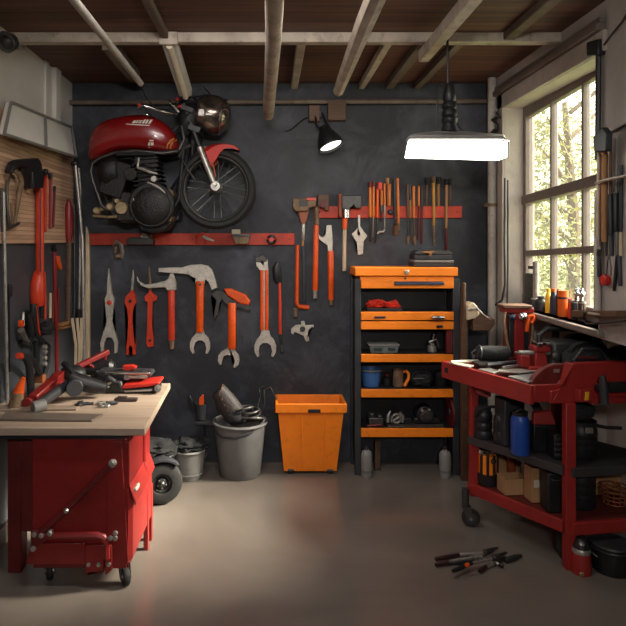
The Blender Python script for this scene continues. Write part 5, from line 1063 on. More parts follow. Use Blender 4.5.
# saws and shears above the bench
t = thing('hand_shears', 'black shears with silver blades below the big red cutter', 'shears', lw(24, 345, .05))
build(G().tube([lw(23.5, 312, .05), lw(22.8, 326, .05)], [.006, .012], 8).tube([lw(21, 330, .05), lw(25, 338, .05), lw(29, 342, .05)], [.018, .016, .006], 8), 'blade', STEEL, t)
build(G().prism([lw(21.6, 320, .06), lw(24.4, 320, .06), lw(24.4, 327, .06), lw(21.6, 327, .06)], (-.02, 0, 0)), 'collar', ORANGEH, t, .003)
build(G().tube([lw(27, 312, .04), lw(30, 325, .04), lw(31, 338, .04), lw(27, 345, .04), lw(20, 342, .02)], [.02, .026, .022, .02, .016], 10), 'handle', BLACK, t)
t = thing('frame_saw', 'black bow saw with pale bolts hanging above the red jack', 'saw', lw(40, 384, .04))
build(G().tube([lw(35, 342, .04), lw(36, 350, .04), lw(35.5, 362, .04), lw(39, 374, .04), lw(44, 376, .04), lw(48, 362, .04), lw(48, 345, .04), lw(42, 340, .04)], [.016]*8, 8), 'frame', BLACK, t)
g = G()
for y in (347, 352, 358, 364): g.lathe(lw(45, y, .05), [(.016, -.01), (.016, .008), (.01, .012), (.001, .012)], (1, 0, 0), 12)
build(g, 'bolts', STEEL, t)
t = thing('hand_saw', 'black curved saw handle with a red tip standing on bench', 'saw', lw(30, 402, .1))
build(G().tube([lw(19, 356, .12), lw(25, 357, .13), lw(29, 364, .14), lw(30.5, 380, .14), lw(31, 402, .14)], [.012, .022, .027, .026, .024], 12, flat=.7), 'handle', BLACK, t)
build(G().tube([lw(17.6, 355.6, .12), lw(21.4, 356.2, .124)], [.016, .018], 10, flat=.8), 'tip', REDH, t)
build(G().tube([lw(27, 356, .12), lw(34, 362, .11), lw(40, 372, .1), lw(43, 374, .1)], [.01, .022, .018, .006], 10, flat=.6), 'horn', BLACK, t)
build(G().prism([lw(31, 382, .12), lw(34.5, 380, .12), lw(34.5, 402, .12), lw(31.5, 402, .12)], (-.01, 0, 0)), 'blade', RED, t, .002)
build(G().prism([lw(42.5, 375, .06), lw(46, 374, .06), lw(46.6, 388, .06), lw(43, 390, .06)], (-.05, 0, 0)), 'offcut_block', mat('orange_brown_wood', (150, 84, 44), .6, var=.25), bev=.003, label='small orange-brown wooden block hanging above the jack pivot', cat='block')
t = thing('brush', 'worn brush with pale bristles and orange tip, left end of bench', 'brush', on(15, 410)+V((0, .06, 0)))
c = on(15, 410)+V((0, .06, 0)); build(G().tube([c+V((-.01, 0, .06)), c+V((.0, 0, .1)), c+V((.02, 0, .15))], [.03, .022, .01], 10), 'handle', ORANGEH, t)
build(G().tube([c+V((-.01, 0, .075)), c+V((-.02, 0, .001))], [.03, .04], 12), 'bristles', RUST, t)
t = thing('cable_coil', 'black cable hanging in a loop in front of the corner planks', 'cable', on(75, 385)+V((0, .1, 0)))
build(G().tube([lw(58, 384, .12), lw(59, 374, .13), lw(66, 371, .13), lw(78, 369, .12), lw(86, 372, .1), lw(88, 380, .12)], .012, 8), 'loop', RUBBER, t)
build(G().ell(lw(62, 379, .14), (.07, .1, .045), None, 3, .2, 3, 9), 'plug_block', BLACK, t)
# ================================================================ RIGHT WORKBENCH
ZR = .90
uL = V((-math.sin(R(24)), math.cos(R(24)), 0))         # along the long edge, away from the viewer
uN = V((math.cos(R(8)), math.sin(R(8)), 0))            # along the near edge, towards the wall bay
A = V((1.262, 2.91, 0))
def rb(s, t, z): return A+uL*s+uN*t+V((0, 0, z))
def slab(g, s0, s1, t0, t1, z0, z1): return g.prism([rb(s0, t0, z0), rb(s1, t0, z0), rb(s1, t1, z0), rb(s0, t1, z0)], (0, 0, z1-z0))
RW_ = thing('workbench', 'red steel tool bench on wheels below the window, right side', 'workbench', A+uN*.3+uL*.3)
LT, WT = .645, .80
TRAYM = mat('tray_liner', (96, 34, 28), .55, var=.25, ns=9, dirt=(40, 28, 26), dirt_amt=.6)
# tray top: rim all round, floor a little lower
slab(G(), 0, LT, 0, WT, ZR-.085, ZR-.03); g = G(); slab(g, .02, LT-.02, .02, WT-.02, ZR-.07, ZR-.022); build(g, 'tray_floor', TRAYM, RW_)
g = G(); slab(g, 0, LT, 0, .022, ZR-.095, ZR); slab(g, 0, .022, .022, WT, ZR-.085, ZR); slab(g, LT-.022, LT, .022, WT, ZR-.095, ZR); slab(g, .022, LT-.022, WT-.022, WT, ZR-.095, ZR); build(g, 'tray_rim', REDB, RW_, .004)
g = G(); c_ = rb(LT-.045, -.0005, ZR-.045); g.prism([c_+uL*-.012+V((0, 0, -.014)), c_+uL*.012+V((0, 0, -.014)), c_+uL*.012+V((0, 0, .014)), c_+uL*-.012+V((0, 0, .014))], uN*-.004); build(g, 'edge_slot', BLACK, RW_)
# raised front drawer block with a rounded inner end
ZU = 1.0
pr = [rb(-.012, .27, ZR-.085), rb(-.012, .27, ZR-.02), rb(-.012, .255, ZR-.02)]
pr = [rb(-.012, .10, ZR-.03)]+[rb(-.012, .10+.09*math.sin(a), ZR-.03+.045*(1-math.cos(a))) for a in (R(30), R(60), R(90))]+[rb(-.012, .215, ZU), rb(-.012, WT, ZU), rb(-.012, WT, ZR-.09), rb(-.012, .10, ZR-.09)]
g = G(); g.prism(pr, uL*.05); build(g, 'raised_front', REDB, RW_, .005)
g = G(); q = [rb(.06, .05, ZR-.02)]+[rb(.06, .13+.0*a, ZR-.02) for a in ()]+[rb(.06, .08, ZR+.03), rb(.06, .12, ZR+.062), rb(.06, .18, ZR+.085), rb(.06, .46, ZR+.085), rb(.06, .46, ZR-.02)]
g.prism(q, uL*.03); build(g, 'inner_panel', mat('red_brown_panel', (104, 34, 26), .5, var=.25), RW_, .004)
g = G(); slab(g, .055, .062, .175, .205, ZR+.045, ZR+.062); build(g, 'panel_latch', STEEL, RW_)
# legs
LEG = {}
def leg(nm, s, t, z1=ZR-.09, w=.043):
    c = rb(s, t, 0); g = G(); g.prism([c+V((-w/2, -w/2, 0)), c+V((w/2, -w/2, 0)), c+V((w/2, w/2, 0)), c+V((-w/2, w/2, 0))], (0, 0, z1)); return build(g, 'leg', REDB, RW_, .004)
n0 = V((1.462, 2.935, 0)); f0 = V((1.152, 3.40, 0))
def legw(c, z0, z1, w=.045, wy=.045):
    g = G().box((c.x-w/2, c.y-wy/2, z0), (c.x+w/2, c.y+wy/2, z1)); return build(g, 'leg', REDB, RW_, .004)
dW = uN*.52
legw(n0, 0, ZR-.09, .05); legw(f0, .16, ZR-.09); legw(f0+dW*.98, .0, ZR-.09); legw(n0+dW*1.05, 0, ZR-.09)
caster(RW_, f0+V((-.025, -.035, .05)), .05, 1.3, .16)
# shelves
def shelf(nm, z, th, m, m2, lip):
    a, b, c, d = n0+V((-.0, .0, 0)), f0+V((0, 0, 0)), f0+dW, n0+dW*1.05
    g = G().prism([V((p.x, p.y, z-.014)) for p in (a, b, c, d)], (0, 0, .012)); o = build(g, nm, m2, RW_)
    ed = (b-a).normalized(); nn = V((-ed.y, ed.x, 0)); g = G()
    for p, q in ((a+V((-.026, .0, 0)), b+V((-.026, .0, 0))), (a+V((0, -.026, 0)), d+V((0, -.026, 0))), (b, c), (d, c)):
        e = (q-p).normalized(); k = V((-e.y, e.x, 0))*.012
        g.prism([V((*(p-k).xy, z-th)), V((*(q-k).xy, z-th)), V((*(q+k).xy, z-th)), V((*(p+k).xy, z-th))], (0, 0, th+lip))
    build(g, 'shelf_edge', m, o, .003)
MIDSH = mat('dark_shelf', (50, 48, 48), .55, var=.15)
shelf('shelf', .50, .045, MIDSH, MIDSH, 0); shelf('shelf', .235, .06, REDB, TRAYM, 0)
g = G(); g.prism([rb(.33, .24, .8), rb(.33, .29, .8), rb(.33, .47, .506), rb(.33, .42, .506)], uL*.015); build(g, 'brace', CHAR, RW_, .003)
# little drawer box hanging under the tray
g = G().prism([PB(475, 386, 3.33), PB(492, 387.5, 3.3), PB(491, 397, 3.3), PB(487, 398, 3.3), PB(476, 393.5, 3.33)], (0.01, .06, 0)); dr = build(g, 'side_drawer', REDB, RW_, .004)
build(G().ell(PB(475, 383, 3.36), (.012, .012, .008), sub=2), 'clasp', STEEL, dr)
ZTR = ZR-.022

def sheet(name, label, cat, px, z, m, th=.004, bev=.001, dz=0, group=None):
    pts = [PZ(x, y, z) for x, y in px]; g = G().prism([p for p in pts], (0, 0, th)); return build(g, name, m, bev=bev, label=label, cat=cat, group=group)
# ---- things on the tray top
def tz(k): return ZTR+.0015+k
sheet('metal_sheet', 'bright thin sheet lying at the far left corner of red bench tray', 'metal sheet', [(449, 363.5), (452, 362), (474, 366), (470, 368)], ZR+.001, PALE, .005)
sheet('metal_sheet', 'white-edged plate in the near corner of the red bench tray', 'metal sheet', [(508, 377), (528, 383), (548, 378), (540, 374)], ZR+.001, LGREY, .006)
sheet('metal_sheet', 'long pale plate across the middle of the red bench tray', 'metal sheet', [(497, 372), (499, 370), (541, 369), (545, 371), (520, 373.5)], ZR+.001, PALE, .006)
sheet('metal_sheet', 'grey plate with bright edge left of the white-edged plate', 'metal sheet', [(478, 370), (490, 368.5), (499, 372), (494, 374)], ZR+.001, STEEL, .006)
sheet('metal_sheet', 'dark flat plate near the back of the red bench tray', 'metal sheet', [(470, 362.5), (497, 361), (508, 365), (480, 366.5)], ZR+.002, DSTEEL, .012)
def tl(name, label, cat, pts, r, m, z0=ZR, group=None):
    g = G().tube([PZ(x, y, z0+dz) for x, y, dz in pts], r, 8); return build(g, name, m, label=label, cat=cat, group=group)
tl('steel_bar', 'dark round bar lying lengthwise over the plates on red bench', 'bar', [(474, 356.5, .022), (492, 358, .022), (506, 358.8, .022)], .012, DSTEEL)
tl('steel_bar', 'short dark bar just before the black roll on the red bench', 'bar', [(487, 365, .024), (506, 363, .024), (520, 361.5, .024)], .011, CHAR)
tl('long_wrench', 'slim steel wrench lying at the middle of the red bench tray', 'wrench', [(503, 367.5, .018), (518, 365.5, .018), (534, 364, .018), (540, 366, .018)], [.007, .008, .009, .016], STEEL)
c = PZ(492, 362.5, ZR)+V((0, .0, .056)); t = thing('tool_roll', 'fat black tool roll lying on the back of red bench', 'tool roll', c-V((0, 0, .055)))
ca, cb_ = c+V((-.09, 0, 0)), c+V((.09, -.01, 0)); d_ = cb_-ca
build(G().tube([ca, ca+d_*.05, ca+d_*.5, ca+d_*.95, cb_], [.032, .04, .042, .041, .034], 20, flat=.9), 'roll', SOFT, t)
build(G().torus(ca+d_*.1, d_, .042, .005, 24, 6), 'strap', CHAR, t)
build(G().tube([ca+V((-.0, 0, .02)), ca+V((-.025, 0, .0)), ca+V((-.02, -.01, -.035))], .007, 6), 'tie', CHAR, t)
tl('canvas_strip', 'pale cloth strip at the far end of the red bench', 'cloth strip', [(451, 362.2, .012), (460, 361.6, .012), (472, 361.2, .012), (478, 361, .01)], .009, CREAM)
# small red vise
c = PZ(537, 369.5, ZR); c = V((c.x, c.y, ZR+.001)); t = thing('bench_vise', 'small red vise with shiny jaws in middle of red bench', 'vise', c)
build(G().obox(c+V((-.0, 0, .012)), (.13, .1, .024)).obox(c+V((.01, 0, .06)), (.075, .07, .08), None, .75), 'base', REDB, t, .006)
build(G().obox(c+V((.015, 0, .115)), (.085, .08, .03)).obox(c+V((-.075, -.0, .05)), (.05, .07, .06)), 'body', REDB, t, .006)
build(G().obox(c+V((.0, 0, .14)), (.03, .09, .022)).obox(c+V((.045, 0, .14)), (.025, .09, .022)), 'jaw', CHROME, t, .003)
build(G().cyl(c+V((-.1, 0, .09)), c+V((.07, 0, .09)), .013).cyl(c+V((-.1, -.05, .095)), c+V((-.1, .04, .085)), .006), 'screw', STEEL, t)
for i, (px, py, r, l) in enumerate(((537, 347, .017, 'chrome ball knob standing left behind the red vise'), (543, 343.5, .021, 'chrome ball knob standing between two others behind the vise'), (530, 349, .014, 'smallest chrome ball knob, farthest left behind the vise'))):
    c = PZ(px, 361, ZR); c.z = ZR+.001; top = H-(py-CY)*c.y/F; t = thing('chrome_fitting', l, 'fitting', c, 'chrome knobs behind the vise')
    build(G().lathe(c, [(r*1.1, 0), (r*1.1, .01), (r*.45, .02), (r*.4, top-ZR-r*.5)], seg=14), 'stem', DSTEEL, t)
    build(G().ell(V((c.x, c.y, top)), (r, r, r), sub=3), 'ball', CHROME, t)
# red battery cabinet with hooks
YC = 3.52
def cp(px, py, d=0): p = PB(px, py, YC); return V((p.x, YC+d, p.z))
t = thing('charger_stand', 'upright red and black stand with orange hooks behind red bench', 'stand', V((cp(518, 0).x, YC+.06, ZR)))
z0_ = ZR+.001
def pc(x0, x1, y0_, zb_, d0, d1): a = cp(x0, y0_, d0); b = cp(x1, y0_, d1); return (a.x, a.y, zb_), (b.x, b.y, a.z)
build(G().box(*pc(514, 524, 312, z0_, -.005, .05)), 'centre_panel', RED, t, .006)
build(G().box(*pc(509, 514, 314, z0_, .0, .06)).box(*pc(524, 529, 314, z0_, .0, .06)), 'side_panel', BLACK, t, .004)
build(G().box(*pc(506, 509, 318, z0_, .01, .05)).box(*pc(529, 532, 318, z0_, .01, .05)), 'outer_post', DKRED, t, .004)
build(G().box((cp(504, 0).x, YC-.01, cp(0, 313).z), (cp(533.5, 0).x, YC+.08, cp(0, 307.5).z)), 'top_box', RED, t, .006)
build(G().box((cp(502.5, 0).x, YC-.02, cp(0, 308).z), (cp(531, 0).x, YC+.09, cp(0, 305).z)), 'top_shelf', BROWNW, t, .003)
g = G(); g.lathe(cp(522, 316.5, -.005), [(.024, 0), (.026, .014), (.014, .03), (.001, .034)], (0, -1, 0), 20); build(g, 'silver_knob', CHROME, t)
build(G().lathe(cp(512, 317, -.002), [(.018, 0), (.018, .012), (.001, .02)], (0, -1, 0), 16), 'blue_knob', NAVY, t)
build(G().tube([cp(526, 331, -.014), cp(526.5, 322, -.02), cp(528, 316, -.02), cp(531.5, 315, -.02), cp(532.5, 319, -.02), cp(530, 323, -.02)], .012, 10), 'orange_hook', ORANGEH, t)
build(G().tube([cp(504, 312, -.012), cp(503, 322, -.01), cp(506, 338, -.005), cp(509, 352, -.005)], .009, 8).tube([cp(532, 322, -.01), cp(531.5, 336, -.01), cp(530, 348, -.01)], .009, 8), 'cable', RUST, t)
build(G().box((cp(507, 0).x, YC-.03, z0_), (cp(531, 0).x, YC+.09, z0_+.02)), 'foot', DKRED, t, .003)
# upright saw blade / lever
c = PZ(556, 359, ZR); yy = c.y
t = thing('hand_saw', 'black hand saw standing upright between vise and grey machine', 'saw', V((c.x, yy, ZR)))
def sp_(px, py, d=0): p = PB(px, py, yy); return V((p.x, yy-d, p.z))
build(G().prism([sp_(552, 316), sp_(556, 315), sp_(560, 328), sp_(557, 329), sp_(556.5, 360), sp_(553.5, 361), sp_(553, 330)], (0, .012, 0)), 'blade', CHAR, t, .002)
build(G().tube([sp_(555, 304), sp_(554, 312), sp_(556, 322), sp_(559.5, 329)], [.01, .02, .022, .012], 10, flat=.6), 'handle', BLACK, t)
build(G().tube([sp_(548, 326.5), sp_(554, 327.5)], .008, 8), 'catch', DSTEEL, t)
# grey machine and bags
c = rb(.37, .48, ZR); c.z = ZR-.02
MACH = mat('dark_green_grey', (62, 62, 60), .5, .2, var=.2, ns=12, dirt=(36, 34, 32), dirt_amt=.5)
t = thing('compressor', 'grey portable machine with a black carry bar behind the bag', 'machine', c)
build(G().obox(c+V((.02, 0, .09)), (.2, .16, .17), Matrix.Rotation(R(8), 3, 'Z'), .86), 'housing', MACH, t, .015)
build(G().tube([c+V((-.1, 0, .12)), c+V((-.1, 0, .2)), c+V((-.06, 0, .235)), c+V((.06, 0, .235)), c+V((.13, 0, .225))], .014, 10), 'carry_bar', BLACK, t)
build(G().lathe(c+V((-.04, -.078, .1)), [(.03, 0), (.03, .012), (.02, .018), (.001, .018)], (0, -1, 0), 20), 'dial', DSTEEL, t)
build(G().obox(c+V((0, -.078, .05)), (.1, .012, .03)), 'vent', BLACK, t)
c = rb(.19, .47, ZR-.02)
t = sack('tool_bag', 'black tool bag with red tab standing on the red bench', 'bag', c, (.115, .075, .098), seed=5, amp=.12)
lb = G().obox(c+V((.01, -.088, .09)), (.05, .01, .022)); build(lb, 'tag', FENDRED, t, label='small red tab')
build(G().obox(c+V((-.03, -.082, .125)), (.09, .008, .01)), 'zip', DKRED, t)
build(G().tube([c+V((-.085, -.05, .02)), c+V((-.09, -.07, .11)), c+V((-.04, -.06, .165)), c+V((.05, -.06, .165)), c+V((.095, -.06, .1)), c+V((.09, -.05, .02))], .008, 8), 'handles', CHAR, t)
c = rb(.18, .66, ZR-.02)
t = sack('tool_bag', 'second black bag at the right frame edge on red bench', 'bag', c, (.1, .085, .085), seed=8, amp=.18)
c = rb(.42, .66, ZR-.02)
t = sack('tool_bag', 'long black holdall behind the bags at the back of red bench', 'bag', c, (.15, .07, .1), seed=11, amp=.14)
# cloth heap in the tray
c = PZ(553, 374, ZR); g = G().ell(V((c.x, c.y+.03, ZR)), (.06, .03, .03), None, 4, .3, 3, 4).clampz(ZR-.02); build(g, 'rag', SOFT, label='crumpled black rag in the near right part of bench tray', cat='rag')
# torch held on the near face
t = thing('clamped_torch', 'black torch clamped along the near face of the red bench', 'torch', rb(-.07, .33, ZR-.07))
z = ZR-.02
build(G().cyl(rb(-.055, .33, z+.01), rb(-.055, .60, z+.012), .026).cyl(rb(-.055, .30, z+.01), rb(-.055, .34, z+.01), .02), 'barrel', BLACK, t, .003)
build(G().cyl(rb(-.055, .60, z+.012), rb(-.055, .66, z+.014), .03, .036), 'head', CHAR, t, .002)
build(G().tube([rb(-.085, .30, z+.075), rb(-.085, .305, z+.03), rb(-.085, .31, z-.06)], [.012, .02, .02], 10), 'clamp_handle', CHAR, t)
build(G().prism([rb(-.045, .22, z-.06), rb(-.045, .29, z-.06), rb(-.045, .29, z+.0), rb(-.045, .22, z+.0)], uL*.032), 'red_box', REDB, t, .004)
build(G().prism([rb(-.05, .243, z-.05), rb(-.05, .26, z-.05), rb(-.05, .265, z-.01), rb(-.05, .248, z-.01)], uL*.006), 'yellow_label', YELLOW, t)
build(G().prism([rb(-.035, .29, z-.075), rb(-.035, .72, z-.075), rb(-.035, .72, z-.045), rb(-.035, .29, z-.045)], uL*.022), 'red_bar', REDB, t, .003)

# ---- middle shelf
ZM = .502
def sh(px, py, z): p = PZ(px, py, z); p.z = z; return p
def can(name, label, cat, c, r, h, m, cap=None, capm=BLACK, neck=.45, ribs=0, seg=28):
    t = thing(name, label, cat, c); c = V(c); pr = [(.001, 0), (r*.94, 0), (r, .008)]
    for i in range(ribs): zz_ = h*(.15+.6*(i+.5)/max(1, ribs)); pr += [(r, zz_-.008), (r*.94, zz_-.004), (r*.94, zz_+.004), (r, zz_+.008)]
    pr += [(r, h*.84), (r*.93, h*.92), (r*neck, h), (.001, h)]
    build(G().lathe(c, pr, seg=seg), 'body', m, t)
    ch = cap or .02
    build(G().lathe(c+V((0, 0, h)), [(r*neck, -.002), (r*neck*1.05, .002), (r*neck*1.05, ch*.8), (r*neck*.9, ch), (.001, ch)], seg=20), 'cap', capm, t); return t
c = sh(487, 441, ZM)+V((.0, .06, 0)); can('canister', 'black round canister at the far left of the dark middle shelf', 'canister', c, .05, .155, BLACK, .018, CHAR, .8, 2)
build(G().tube([c+V((-.05, -.02, .12)), c+V((-.045, -.05, .17)), c+V((.02, -.05, .185)), c+V((.07, -.03, .18))], .008, 8), 'hose', RUBBER, label='short black hose draped over the far left canister', cat='hose')
c = sh(499, 446, ZM)+V((.025, .055, 0)); can('canister', 'slim black canister right of the round one on middle shelf', 'canister', c, .034, .15, BLACK, .016, CHAR, .7, 1)
c = sh(511, 451, ZM)+V((.04, .12, 0)); g = G().obox(c+V((0, 0, .125)), (.12, .1, .25), Matrix.Rotation(R(10), 3, 'Z')); t = build(g, 'tool_box', CHAR, bev=.006, label='tall dark grey box behind the blue can on middle shelf', cat='box')
c = sh(521, 457, ZM)+V((.015, .048, 0)); t = can('jerry_can', 'deep blue plastic can on the dark middle shelf', 'can', c, .046, .2, BLUED, .02, BLACK, .8)
build(G().tube([c+V((-.03, -.01, .215)), c+V((0, -.012, .235)), c+V((.035, -.01, .215))], .006, 8), 'handle', BLACK, t)
c = sh(537, 455, ZM)+V((.06, .09, 0)); t = thing('toolbox', 'black box with a red lid flap right of the blue can', 'box', c)
build(G().obox(c+V((0, 0, .07)), (.12, .1, .14)), 'body', BLACK, t, .006); build(G().prism([c+V((-.06, -.05, .142)), c+V((.06, -.05, .142)), c+V((.04, -.03, .21)), c+V((-.05, -.03, .2))], (0, .03, 0)), 'flap', REDB, t, .004)
c = sh(552, 462, ZM)+V((.075, .07, 0)); t = thing('ribbed_case', 'ribbed black case beside the near leg on middle shelf', 'case', c)
build(G().obox(c+V((0, 0, .065)), (.1, .085, .13)), 'body', BLACK, t, .006)
for i in range(4): build(G().obox(c+V((0, -.043, .025+.027*i)), (.104, .01, .012)), 'rib', CHAR, t, .002)
c = n0+uN*.135+V((0, .13, ZM)); t = can('drum', 'large black ribbed drum with a clasp right of the near leg', 'drum', c, .078, .165, BLACK, .02, BLACK, .92, 3)
build(G().obox(c+V((.0, -.083, .15)), (.04, .012, .028)), 'clasp', STEEL, t, .003)
build(G().tube([c+V((.08, 0, .15)), c+V((.13, 0, .14)), c+V((.22, .02, .13))], .009, 8), 'hose', RUBBER, t)
c2 = c+V((-.01, .0, .187)); sack('sack', 'black cloth sack slumped on top of the large black drum', 'sack', c2, (.075, .065, .055), seed=9, parts=False)
# ---- bottom shelf
ZB = .237
c = sh(489, 487, ZB)+V((.012, .055, 0)); t = thing('tool_caddy', 'orange and black tool caddy on the far left of bottom shelf', 'caddy', c)
build(G().lathe(c, [(.001, 0), (.055, 0), (.058, .02), (.058, .06), (.05, .062), (.001, .062)], seg=24), 'base', BLACK, t)
build(G().lathe(c+V((0, 0, .06)), [(.05, 0), (.05, .1), (.046, .105), (.001, .105)], seg=24), 'body', ORANGE, t)
for a in (-1.9, -1.2, -2.6, -.5): build(G().tube([c+V((.052*math.cos(a), .052*math.sin(a), .05)), c+V((.052*math.cos(a), .052*math.sin(a), .168))], .008, 8), 'strap', BLACK, t)
build(G().torus(c+V((.03*.5, -.05, .14)), (0, 1, 0), .012, .004, 18, 6), 'ring', BLACK, t)
for i, (dx, dy, r, m, l) in enumerate(((-.04, -.02, .018, CHROME, 'bright'), (-.01, -.03, .016, DSTEEL, 'dark'), (.025, -.01, .017, STEEL, 'dull'))):
    g = G().lathe(c+V((dx, dy, .166)), [(r*.5, 0), (r*.5, .01), (r, .014), (r, .03), (r*.5, .034)], seg=14); build(g, 'socket', m, label=l+' steel socket standing in the orange and black caddy', cat='socket')
c = sh(515, 496, ZB)+V((.01, .06, 0)); t = thing('cardboard_box', 'low open cardboard box at the front of bottom shelf', 'box', c)
rz = Matrix.Rotation(R(6), 3, 'Z'); g = G(); hh = .085; wx, wy = .125, .09
for p, s_ in (((0, -wy/2, hh/2), (wx, .004, hh)), ((0, wy/2, hh/2), (wx, .004, hh)), ((-wx/2, 0, hh/2), (.004, wy, hh)), ((wx/2, 0, hh/2), (.004, wy, hh)), ((0, 0, .003), (wx, wy, .005))): g.obox(c+rz @ V(p), s_, rz)
build(g, 'walls', CARD, t); build(G().obox(c+rz @ V((0, .0, .03)), (wx-.012, wy-.012, .045), rz), 'contents', DSTEEL, t)
c = sh(509, 490, ZB)+V((.05, .2, 0)); t = thing('cardboard_box', 'taller closed cardboard box behind the low open one', 'box', c)
build(G().obox(c+V((0, 0, .08)), (.16, .1, .16), rz), 'box', CARD, t, .003); build(G().obox(c+V((0, -.0, .161)), (.162, .03, .002), rz), 'tape', mat('box_tape', (140, 110, 80), .35), t)
c = sh(517, 490, ZB)+V((.02, .125, 0)); t = can('spray_can', 'rust orange can standing behind the low cardboard box', 'can', c, .024, .17, mat('rust_orange', (140, 60, 30), .5, var=.2), .025, BLACK, .6)
c = sh(538, 508, ZB)+V((.02, .1, 0)); t = thing('cardboard_box', 'narrow upright cardboard box beside dark panel on bottom shelf', 'box', c)
build(G().obox(c+V((0, 0, .09)), (.06, .08, .18), rz), 'box', CARD, t, .003); build(G().obox(c+V((0, -.041, .1)), (.03, .003, .04), rz), 'label', CREAM, t)
c = sh(549, 516, ZB)+V((.045, .075, 0)); t = thing('toolbox', 'upright black case by the near leg on bottom shelf', 'case', c)
build(G().obox(c+V((0, 0, .1)), (.075, .09, .2)), 'body', BLACK, t, .008); build(G().tube([c+V((-.02, -.046, .17)), c+V((-.02, -.06, .17)), c+V((.02, -.06, .17)), c+V((.02, -.046, .17))], .005, 8), 'handle', CHAR, t)
c = n0+uN*.14+V((0, .14, ZB)); t = can('drum', 'black ribbed drum on bottom shelf right of the near leg', 'drum', c, .072, .2, BLACK, .02, CHAR, .92, 3)
c = n0+uN*.325+V((0, .13, ZB)); t = thing('wire_basket', 'round rusty wire basket at right of the bottom shelf', 'basket', c)
WIREM = mat('rusty_wire', (150, 84, 46), .6, .4, var=.3)
for i in range(5): build(G().torus(c+V((0, 0, .008+.022*i)), (0, 0, 1), .05+.004*i-.006*(i == 4), .004, 28, 6), 'hoop', WIREM, t)
for i in range(12):
    a = i*math.pi/6; build(G().tube([c+V((.05*math.cos(a), .05*math.sin(a), .004)), c+V((.062*math.cos(a), .062*math.sin(a), .1))], .003, 6), 'wire', WIREM, t)
c = n0+uN*.33+V((0, .24, ZB)); g = G().obox(c+V((0.02, .03, .075)), (.16, .06, .15)); build(g, 'cardboard_box', CARD, bev=.003, label='dim cardboard box behind the rusty wire basket', cat='box')
# ---- floor by the near leg
c = V((*sh(586, 577, 0).xy, 0))+V((.0, .045, 0)); t = thing('oil_can', 'red oil can with black shoulders on floor by the near leg', 'can', c)
build(G().lathe(c, [(.001, 0), (.046, 0), (.048, .006), (.04, .105), (.034, .118)], seg=24), 'body', REDB, t)
build(G().lathe(c, [(.0425, .098), (.0425, .112), (.036, .122)], seg=24, caps=False), 'collar', STEEL, t)
build(G().lathe(c, [(.04, .108), (.036, .13), (.026, .155), (.014, .165), (.001, .166)], seg=24), 'cap', BLACK, t)
build(G().lathe(c+V((-.012, -.028, .148)), [(.012, -.004), (.012, .006), (.001, .01)], (0, -.6, .5), 14), 'button', STEEL, t)
build(G().obox(c+V((-.02, -.046, .014)), (.02, .01, .018)), 'tab', BRS, t, .003)
g = G().ell(c+V((.01, .12, .075)), (.075, .06, .09), None, 3, .1, 2, 3).clampz(.001); build(g, 'refuse_sack', SOFT, label='black bag standing behind the red oil can', cat='bag')
c = V((*sh(616, 580, 0).xy, 0))+V((.03, .09, 0)); t = bucket('bucket', 'black round bucket on floor at the lower right edge', c, .085, .096, .125, BLACK, BLACK, .008, bail=(R(65), -.03, .004))
build(G().lathe(c+V((0, 0, .128)), [(.001, 0), (.094, 0), (.09, .01), (.06, .014), (.001, .014)]), 'lid', CHAR, t)
# ---- pliers on the floor
GPL = 'pliers scattered on the floor'
PLH = mat('plier_handle', (44, 20, 20), .45, var=.3)
def pliers(label, h1, h2, hub, tip, z=.012, c1=BLACK):
    P = lambda q, dz=0: PZ(q[0], q[1], z)+V((0, 0, dz))
    t = thing('pliers', label, 'pliers', V((*P(hub).xy, 0)), GPL)
    for k, h_ in enumerate((h1, h2)):
        a, b = P(h_), P(hub); m_ = (a+b)/2+(V((b.y-a.y, a.x-b.x, 0))*(.05 if k else -.05))
        build(G().tube([a, a+(m_-a)*.5, m_], [.009, .011, .009], 10), 'handle', c1, t)
        build(G().tube([m_, b], [.008, .008], 10), 'arm', STEEL, t)
    a, b = P(hub), P(tip); build(G().tube([a+(a-b)*.15, a, a+(b-a)*.4, b], [.01, .018, .014, .005], 10, flat=.6), 'jaw', DSTEEL, t)
    build(G().cyl(P(hub, -.006), P(hub, .014), .01, seg=14), 'rivet', CHROME, t)
pliers('long dark pliers farthest left in the floor pile, brown grips', (435.5, 559), (435.5, 565), (485, 553), (498, 547.5), .0125, PLH)
pliers('black pliers at the front of the floor pile with open handles', (453, 571), (451, 563.5), (494, 558), (507, 552.5), .036)
pliers('small dark pliers at the front right of the floor pile', (479.5, 571.5), (503, 566), (495, 563), (506, 557), .0125, PLH)
g = G().tube([PZ(449, 561.5, .06), PZ(466, 558.5, .062), PZ(482, 556.5, .06)], .006, 8); t = build(g, 'steel_rod', STEEL, label='thin steel rod lying across the floor pliers', cat='rod')
g = G().tube([PZ(505, 561, .012), PZ(513, 558, .014), PZ(521, 555.5, .012)], [.01, .014, .008], 8); build(g, 'rubber_grip', RUBBER, label='loose black rubber grip at right of the floor pile', cat='grip')
g = G().cyl(PZ(466, 565.4, .058), PZ(468.5, 564.4, .058), .009, seg=12); build(g, 'tape_band', ORANGEH, label='little orange band on top of the front pliers', cat='band')

